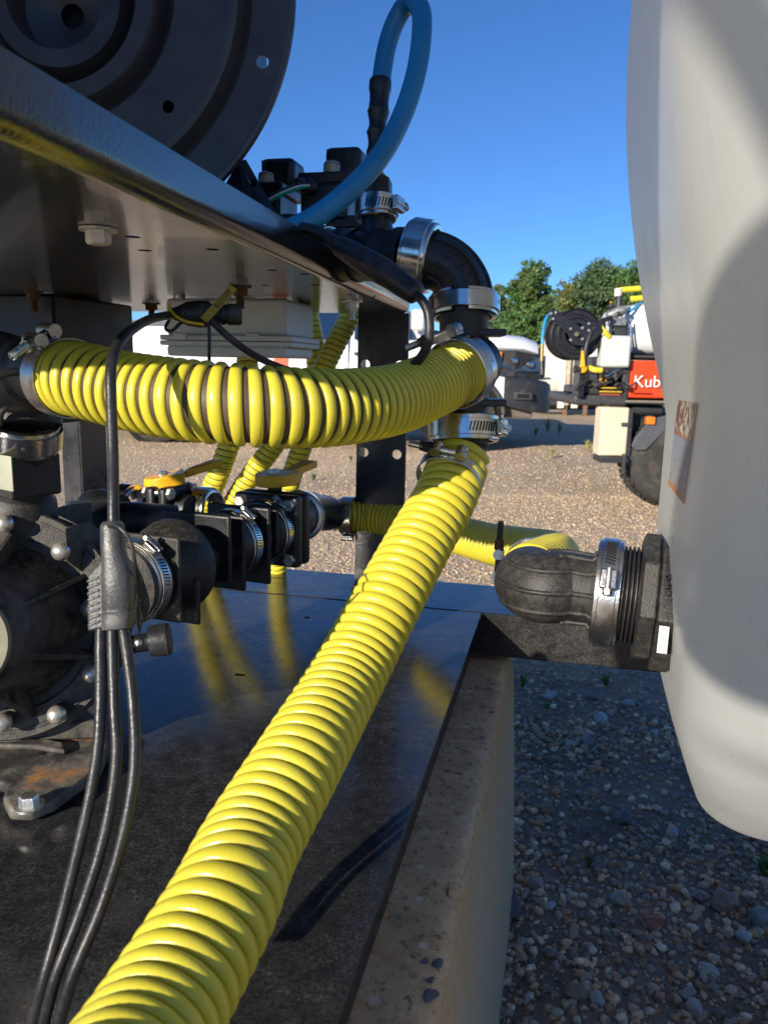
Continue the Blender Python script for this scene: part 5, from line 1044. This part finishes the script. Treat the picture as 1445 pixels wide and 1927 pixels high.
# front end: surround, lamps, grille, bumper
kloft([(.26, [(.02, .92), (.0, 1.22), (.10, 1.26), (1.9, 1.26), (2.05, 1.22), (2.0, .92)]), (.62, [(.04, .92), (.02, 1.21), (.30, 1.33), (1.75, 1.33), (2.03, 1.21), (2.0, .92)]), (.97, [(.28, .90), (.26, 1.12), (.44, 1.25), (1.60, 1.25), (1.78, 1.12), (1.78, .90)])], 'grille_shell', carblk, smooth=20)
def lamp(w0, sgn):
    f = lambda w_, l, h: K(l, w0+sgn*w_, h)
    pts_ = [f(-.015, .30, 1.20), f(-.02, .28, 1.08), f(.02, .62, .97), f(.24, .97, .97), f(.24, .97, 1.13), f(.06, .68, 1.20)]
    c_ = sum(pts_)/6; m_ = MB().prism(pts_, tw_*sgn*.12); build(m_, 'headlight', lampc, truck, bev=.015, seg=2)
    build(MB().prism([f(-.05, .30, 1.20), f(-.05, .28, 1.07), f(-.035, .44, 1.02), f(-.035, .46, 1.20)], tw_*sgn*.03), 'turn_signal', amber, truck, bev=.004)
    for l, w_, h in ((.60, .02, 1.10), (.80, .12, 1.06)): build(MB().lathe(f(w_-.02, l+.02, h), nrm(tl*.6-tw_*sgn), [(-.03, .045), (-.012, .04), (-.005, .02)], 20), 'lamp_reflector', chrome, truck)
    build(MB().prism([f(-.0, .42, .955), f(.02, .42, .90), f(.12, .78, .90), f(.10, .78, .945)], tw_*sgn*.05), 'fog_lamp', lampc, truck, bev=.01)
lamp(0, 1); lamp(2.05, -1)
gm = MB()
for i in range(9):
    w_ = .42+i*.15; gm.box(K(1.0, w_, 1.02), tl, tw_, zd, .02, .012, .14)
for h in (.92, .98, 1.04, 1.10, 1.16): gm.box(K(1.0, 1.02, h), tl, tw_, zd, .02, .6, .010)
build(gm, 'grille', chrome, truck, smooth=0)
kloft([(.50, [(-.03, .58), (-.05, .86), (.0, .92), (2.05, .92), (2.10, .86), (2.08, .58)]), (.82, [(-.01, .50), (-.03, .84), (.03, .90), (2.02, .90), (2.08, .84), (2.06, .50)]), (1.02, [(.18, .48), (.16, .80), (.22, .86), (1.83, .86), (1.89, .80), (1.87, .48)]), (1.10, [(.40, .50), (.38, .76), (.45, .82), (1.6, .82), (1.67, .76), (1.65, .50)])], 'front_bumper', carblk, smooth=50)
kbox(.62, .84, -.058, -.02, .64, .74, 'bumper_pocket', carblk, .015); kbox(.66, .80, -.064, -.03, .665, .715, 'bumper_pocket', dark_hole, .01)
kbox(1.08, 1.12, .4, 1.65, .66, .72, 'chrome_trim', chrome, .01); kbox(1.0, 1.09, .3, 1.75, .885, .91, 'chrome_trim', chrome, .01)
kbox(.30, .86, .1, 1.95, .42, .56, 'air_dam', M('dusty_valance', (.13, .11, .09), .8, var=.3, vscale=5), .02)
kbox(-2.6, -.5, .04, 2.0, .44, .54, 'rocker_panel', carblk, .02); kbox(-5.0, .7, .5, 1.6, .40, .58, 'frame_rail', carblk, .02)
kbox(-4.6, -2.7, .012, .02, 1.0, 1.006, 'body_crease', carblk, 0)
text('door_lettering', 'MECHANICAL.CA', K(-3.55, -.016, 1.145), tl, zd, .125, M('door_red_lettering', (.30, .14, .12), .6), truck, .001)
kbox(-2.28, -2.1, -.016, -.010, .95, 1.15, 'door_decal', M('orange_decal', (.7, .12, .05), .5), .002)

# --- white tank on the far trailer
z_t = 18.0; kf = z_t/11.6
ft = thing('trailer_tank', 'off white horizontal tank with rusty straps on a trailer beyond the pickup', 'tank', onz(1080, 780, 0))
polyw = M('aged_white_tank', (.72, .66, .56), .5, var=.06, vscale=1.5); tankrust = M('rust_streaked_strap', (.55, .42, .28), .7, var=.4, vscale=9)
ca = P(1020, 690, z_t); cb2 = P(1230, 694, z_t); al = nrm(cb2-ca); Lt = np.linalg.norm(cb2-ca)
build(MB().lathe(ca, al, [(0, .05*kf), (.005, .30*kf), (.04*kf, .44*kf), (.12*kf, .50*kf), (Lt-.12*kf, .50*kf), (Lt-.04*kf, .44*kf), (Lt, .3*kf), (Lt+.005, .05)], 56), 'tank_shell', polyw, ft, smooth=60)
for px in (1058, 1084): build(MB().box(P(px, 705, z_t-.54*kf), cR, cF, zd, .048*kf, .02, .48*kf), 'strap', polyw, ft, bev=.01)
build(MB().box(P(1068, 705, z_t-.53*kf), cR, cF, zd, .03*kf, .012, .44*kf), 'strap', tankrust, ft)
tf = MB().box(P(1120, 760, z_t-.3), cR, cF, zd, .95*kf, .4, .05*kf); build(tf, 'trailer_frame', carblk, ft, bev=.01)
for px in (1062, 1100, 1140): build(MB().box(P(px, 770, z_t-.6), cR, cF, zd, .03*kf, .03, .14*kf), 'frame_upright', M('rusty_frame', (.18, .10, .06), .8, var=.4), ft)
for px in (1165,): build(MB().lathe(P(px, 778, z_t-.3), cF, [(-.1, .2*kf), (-.1, .3*kf), (-.06, .34*kf), (.1, .34*kf), (.12, .2*kf)], 32), 'wheel', tyre, ft)

# --- orange utility vehicle
zu = 5.75
uvh = thing('utility_vehicle', 'orange utility vehicle with white tank box and black frame, partly hidden by the big tank', 'utility vehicle', onz(1230, 940, 0))
def ub(x0, y0, x1, y1, d0, d1, name, mat, bev=.01, par=None):
    a = P(x0, y0, zu); b_ = P(x1, y1, zu); h = a[2]-b_[2]; c = (a+b_)/2; c[1] += (d0+d1)/2
    return build(MB().box(c, V(1, 0, 0), V(0, 1, 0), zd, abs(b_[0]-a[0])/2, abs(d1-d0)/2, h/2), name, mat, par or uvh, bev=bev, seg=2)
orange = M('orange_body_paint', (.80, .065, .012), .35, var=.04, vscale=3); greyfr = M('dark_grey_frame', (.045, .045, .047), .55, var=.2, vscale=12, dust=.2); cream = M('cream_stained_box', (.66, .58, .42), .7, var=.12, vscale=3, dust=.2, dustcol=(.4, .28, .16), dscale=4)
ub(1181, 678, 1340, 752, 0, .05, 'side_panel', orange, .012); ub(1175, 668, 1360, 677, -.03, 1.2, 'box_frame', greyfr); ub(1171, 668, 1181, 757, -.02, 1.2, 'box_frame', greyfr); ub(1172, 753, 1360, 761, -.02, 1.2, 'box_frame', M('muddy_steel', (.22, .19, .15), .8, var=.3)); ub(1183, 680, 1340, 751, .06, 1.1, 'box_core', carblk)
ub(1190, 738, 1226, 741, -.006, .002, 'panel_slot', M('dark_orange_slot', (.35, .02, .005), .5), .001)
text('brand_lettering', 'Kubota', P(1190, 728, zu-.01), V(1, 0, 0), zd, .125, M('white_lettering', (.8, .76, .7), .5), uvh, .003)
ub(1187, 566, 1330, 667, .08, 1.0, 'spray_tank', M('spray_tank_white', (.82, .81, .78), .35, var=.02), .12)
ub(1078, 742, 1180, 764, -.02, .9, 'rear_deck', greyfr, .02); ub(1088, 726, 1170, 743, .0, .5, 'deck_block', carblk, .01); ub(1128, 740, 1166, 747, -.01, .1, 'red_bar', M('dull_red', (.3, .06, .03), .6), .002)
for y in (730, 737): ub(1126, y-1.5, 1168, y+1.5, -.03, -.01, 'yellow_strip', tie, .002)
bxm = M('pale_control_box', (.58, .62, .57), .45, var=.03)
cbx = ub(1124, 632, 1177, 692, -.12, .02, 'control_box', bxm, .018)
ub(1126, 765, 1176, 858, -.05, .12, 'cream_box', cream, .01); ub(1124, 858, 1176, 870, -.07, .14, 'box_base', carblk, .004); ub(1176, 768, 1184, 862, -.04, .4, 'box_bracket', carblk, .004); ub(1178, 858, 1215, 878, 0, .4, 'axle_mount', greyfr, .01)
ub(1184, 786, 1240, 862, .12, .8, 'chassis', carblk, .02); ub(1164, 794, 1180, 802, -.07, -.03, 'latch', greyfr, .003); ub(1166, 852, 1170, 888, -.08, -.04, 'bracket_tab', greyfr, .002)
uw = P(1262, 872, zu); 
wl = MB().lathe(uw+V(0, .0, 0), V(0, 1, 0), [(0, .16), (-.01, .20), (.0, .27), (.03, .305), (.08, .32), (.2, .32), (.25, .30), (.27, .2)], 64); build(wl, 'tyre', tyre, uvh)
tr_b = MB()
for k_ in range(44):
    t = k_*2*pi/44; d = V(cos(t), 0, sin(t)); 
    for s_, y_ in ((1, .06), (-1, .17)): tr_b.box(uw+d*.322+V(0, y_+.02*(k_ % 2), 0), V(-sin(t), .35*s_, cos(t)), V(0, 1, 0), d, .013, .045, .010)
build(tr_b, 'tread_lug', tyre, uvh, smooth=0); build(MB().lathe(uw, V(0, 1, 0), [(.02, .02), (.03, .12), (.06, .15), (.02, .17)], 32), 'rim', greyfr, uvh)
mf = MB().grid([[P(x, y, zu)+V(0, dy, 0) for x, y in ((1188, 838), (1196, 824), (1214, 806), (1238, 790), (1300, 772))] for dy in (-.05, .25)], False)
fo = build(mf, 'mud_flap', greyfr, uvh, smooth=60); so = fo.modifiers.new('thick', 'SOLIDIFY'); so.thickness = .03
build(MB().prism([P(x, y, zu-.05) for x, y in ((1188, 840), (1196, 822), (1215, 800), (1240, 785), (1300, 770), (1300, 800), (1262, 800), (1240, 822), (1215, 848), (1198, 848))], V(0, .03, 0)), 'mud_flap', M('flap_grey', (.075, .078, .085), .6), uvh, bev=.008)
ub(1210, 783, 1226, 798, -.08, -.02, 'reflector', amber, .006)
ub(1186, 762, 1260, 785, .1, .3, 'axle_housing', carblk, .03)
# reel of the vehicle
rv = thing('hose_reel', 'small black hose reel on the back of the utility vehicle', 'hose reel', P(1083, 745, zu-.1))
rcv = P(1084, 629, zu-.12)
for dy in (0, .24): build(MB().lathe(rcv+V(0, dy, 0), V(0, -1, 0), [(-.01, .05), (-.01, .178), (-.012, .180), (.004, .186), (.010, .178), (-.004, .172), (-.004, .145), (.004, .135), (.004, .118), (-.03, .110), (-.03, .09), (0, .08), (0, .03)], 56), 'reel_disc', matte, rv, smooth=30)
build(MB().lathe(rcv, V(0, 1, 0), [(0, .11), (.24, .11)], 40), 'drum', blk, rv)
build(MB().prism([P(x, y, zu-.17) for x, y in ((1032, 588), (1040, 583), (1050, 584), (1092, 614), (1110, 606), (1140, 604), (1140, 618), (1118, 640), (1098, 652), (1075, 648), (1068, 628), (1034, 598))], V(0, .012, 0)), 'guide_arm', matte, rv, bev=.004)
for x, y in ((1036, 590), (1045, 588), (1040, 600), (1073, 619), (1095, 617), (1073, 640), (1095, 638), (1107, 609), (1107, 622)): build(MB().lathe(P(x, y, zu-.18), V(0, -1, 0), [(0, .010), (.008, .009)], 8), 'bolt', nutm, rv)
build(MB().lathe(P(1084, 629, zu-.18), V(0, -1, 0), [(0, .018), (.02, .016)], 8), 'bolt', brass, rv)
build(MB().box(P(1090, 690, zu-.02), V(1, 0, 0), V(0, 1, 0), zd, .02, .1, .22), 'reel_stand', matte, rv, bev=.005)
def far_hose(pts_, r, mat, name, label, cat='hose'): o = build(MB().tube(pth(pts_, 40), r, 14), name, mat, smooth=180); tag(o, label, cat); return o
far_hose([(1062, 600, zu-.1), (1040, 590, zu-.1), (1027, 600, zu-.15), (1021, 630, zu-.2), (1020, 650, zu-.2)], .011, M('far_blue_hose', (.03, .30, .60), .4), 'blue_hose', 'thin blue hose hanging from the small reel')
wd_ = thing('spray_wand', 'brass spray wand end hanging from the thin blue hose', 'spray wand', P(1019, 700, zu-.2)); build(MB().tube(pth([(1020, 648, zu-.2), (1019, 665, zu-.2), (1019, 695, zu-.2)], 12), .012, 12), 'wand_tube', M('brass_wand', (.4, .27, .1), .5, .6, var=.4, vscale=60), wd_); build(MB().tube(pth([(1019, 680, zu-.2), (1020, 705, zu-.2)], 6), .018, 12), 'coupling', rubber, wd_)
far_hose([(1150, 598, zu-.1), (1128, 606, zu-.14), (1112, 626, zu-.16), (1102, 655, zu-.16), (1100, 685, zu-.14), (1104, 712, zu-.1)], .017, rubber, 'black_hose', 'thick black hose arching in front of the pale control box')
far_hose([(1130, 612, zu-.15), (1137, 624, zu-.15), (1146, 634, zu-.13)], .020, yel_far, 'yellow_hose', 'short yellow hose above the pale control box')
far_hose([(1108, 692, zu-.1), (1118, 696, zu-.13), (1132, 697, zu-.13)], .021, yel_far, 'yellow_hose', 'short yellow hose below the pale control box')
far_hose([(1166, 546, zu+.1), (1190, 544, zu+.1), (1230, 541, zu+.1)], .022, yel_far, 'yellow_hose', 'upper yellow hose running into the white tank top of the utility vehicle')
far_hose([(1186, 563, zu+.1), (1205, 561, zu+.1), (1235, 556, zu+.1)], .022, yel_far, 'yellow_hose', 'lower yellow hose above the utility vehicle tank')
far_hose([(1178, 590, zu+.05), (1190, 582, zu+.05), (1205, 570, zu+.1)], .011, M('far_blue_hose', (.03, .3, .6), .4), 'blue_hose', 'short blue hose left of the utility vehicle tank top')
fv = thing('filter_unit', 'white capped filter with black body above the control box of the utility vehicle', 'filter', P(1160, 620, zu)); build(MB().lathe(P(1162, 558, zu), zd, [(0, .028), (.055, .028), (.06, .022)], 24), 'white_cap', M('filter_cap', (.7, .62, .52), .5), fv)
build(MB().lathe(P(1162, 596, zu), zd, [(0, .03), (.03, .045), (.06, .03), (.10, .024), (.15, .024)], 24), 'filter_body', carblk, fv); build(MB().box(P(1160, 606, zu), V(1, 0, 0), V(0, 1, 0), zd, .06, .05, .03), 'engine_head', M('grey_casting', (.25, .25, .25), .5, .5, var=.4, vscale=40), fv, bev=.01)
build(MB().box(P(1162, 620, zu+.05), V(1, 0, 0), V(0, 1, 0), zd, .055, .06, .05), 'engine_block', carblk, fv, bev=.012); build(MB().lathe(P(1140, 596, zu+.02), nrm(V(1, -.3, .45)), [(0, .015), (.02, .035), (.12, .04), (.16, .02)], 20), 'muffler', M('grey_casting', (.25, .25, .25), .5), fv); build(MB().ball(P(1149, 576, zu), .022), 'knob', carblk, fv); build(MB().ball(P(1149, 569, zu), .009), 'orange_cap', amber, fv)
for k_, (px, y0, y1) in enumerate(((1186, 600, 662), (1180, 610, 640))): build(MB().tube([P(px, y0, zu+.02), P(px, y1, zu+.02)], .008, 8), 'upright_tube', chrome, fv)
yv = thing('yellow_valve', 'yellow valve lever at the bottom of the thick black hose', 'valve', P(1096, 700, zu-.15)); build(MB().ball(P(1096, 694, zu-.15), .032, sc=(1.1, .6, 1)), 'valve_body', yellow_handle, yv); build(MB().prism([P(1092, 692, zu-.18), P(1101, 690, zu-.18), P(1098, 660, zu-.18), P(1094, 660, zu-.18)], V(0, .02, 0)), 'lever', yellow_handle, yv, bev=.003); build(MB().lathe(P(1092, 695, zu-.15), V(-1, 0, 0), [(0, .022), (.03, .022), (.032, .028), (.05, .028)], 20), 'inlet', carblk, yv)
mess = thing('pump_unit', 'cluttered black pump, cables and fittings under the pale control box', 'pump', P(1150, 726, zu)); r_ = random.Random(3)
for k_ in range(14):
    x, y = r_.uniform(1122, 1176), r_.uniform(694, 724); build(MB().tube(pth([(x, y, zu-.03), (x+r_.uniform(-18, 18), y+r_.uniform(2, 12), zu-.07), (x+r_.uniform(-26, 26), y+r_.uniform(-4, 8), zu-.02)], 12), r_.uniform(.005, .011), 8), 'cable', [rubber, carblk, chrome, greyfr][k_ % 4], mess)
ub(1126, 700, 1168, 728, .03, .4, 'pump_body', carblk, .02, mess); ub(1112, 716, 1122, 732, 0, .1, 'yellow_block', yellow_handle, .01, mess); ub(1128, 703, 1140, 726, -.03, .03, 'yellow_block', yellow_handle, .01, mess); ub(1096, 714, 1122, 722, -.05, .05, 'motor', greyfr, .02, mess)
far_hose([(1105, 715, zu-.1), (1090, 724, zu-.1), (1082, 735, zu-.1)], .012, rubber, 'black_hose', 'short black hose end lying on the rear deck of the utility vehicle')
# --- tidy: unused helper empties
for o in list(COL.objects):
    if o.type == 'EMPTY' and not o.children: bpy.data.objects.remove(o)
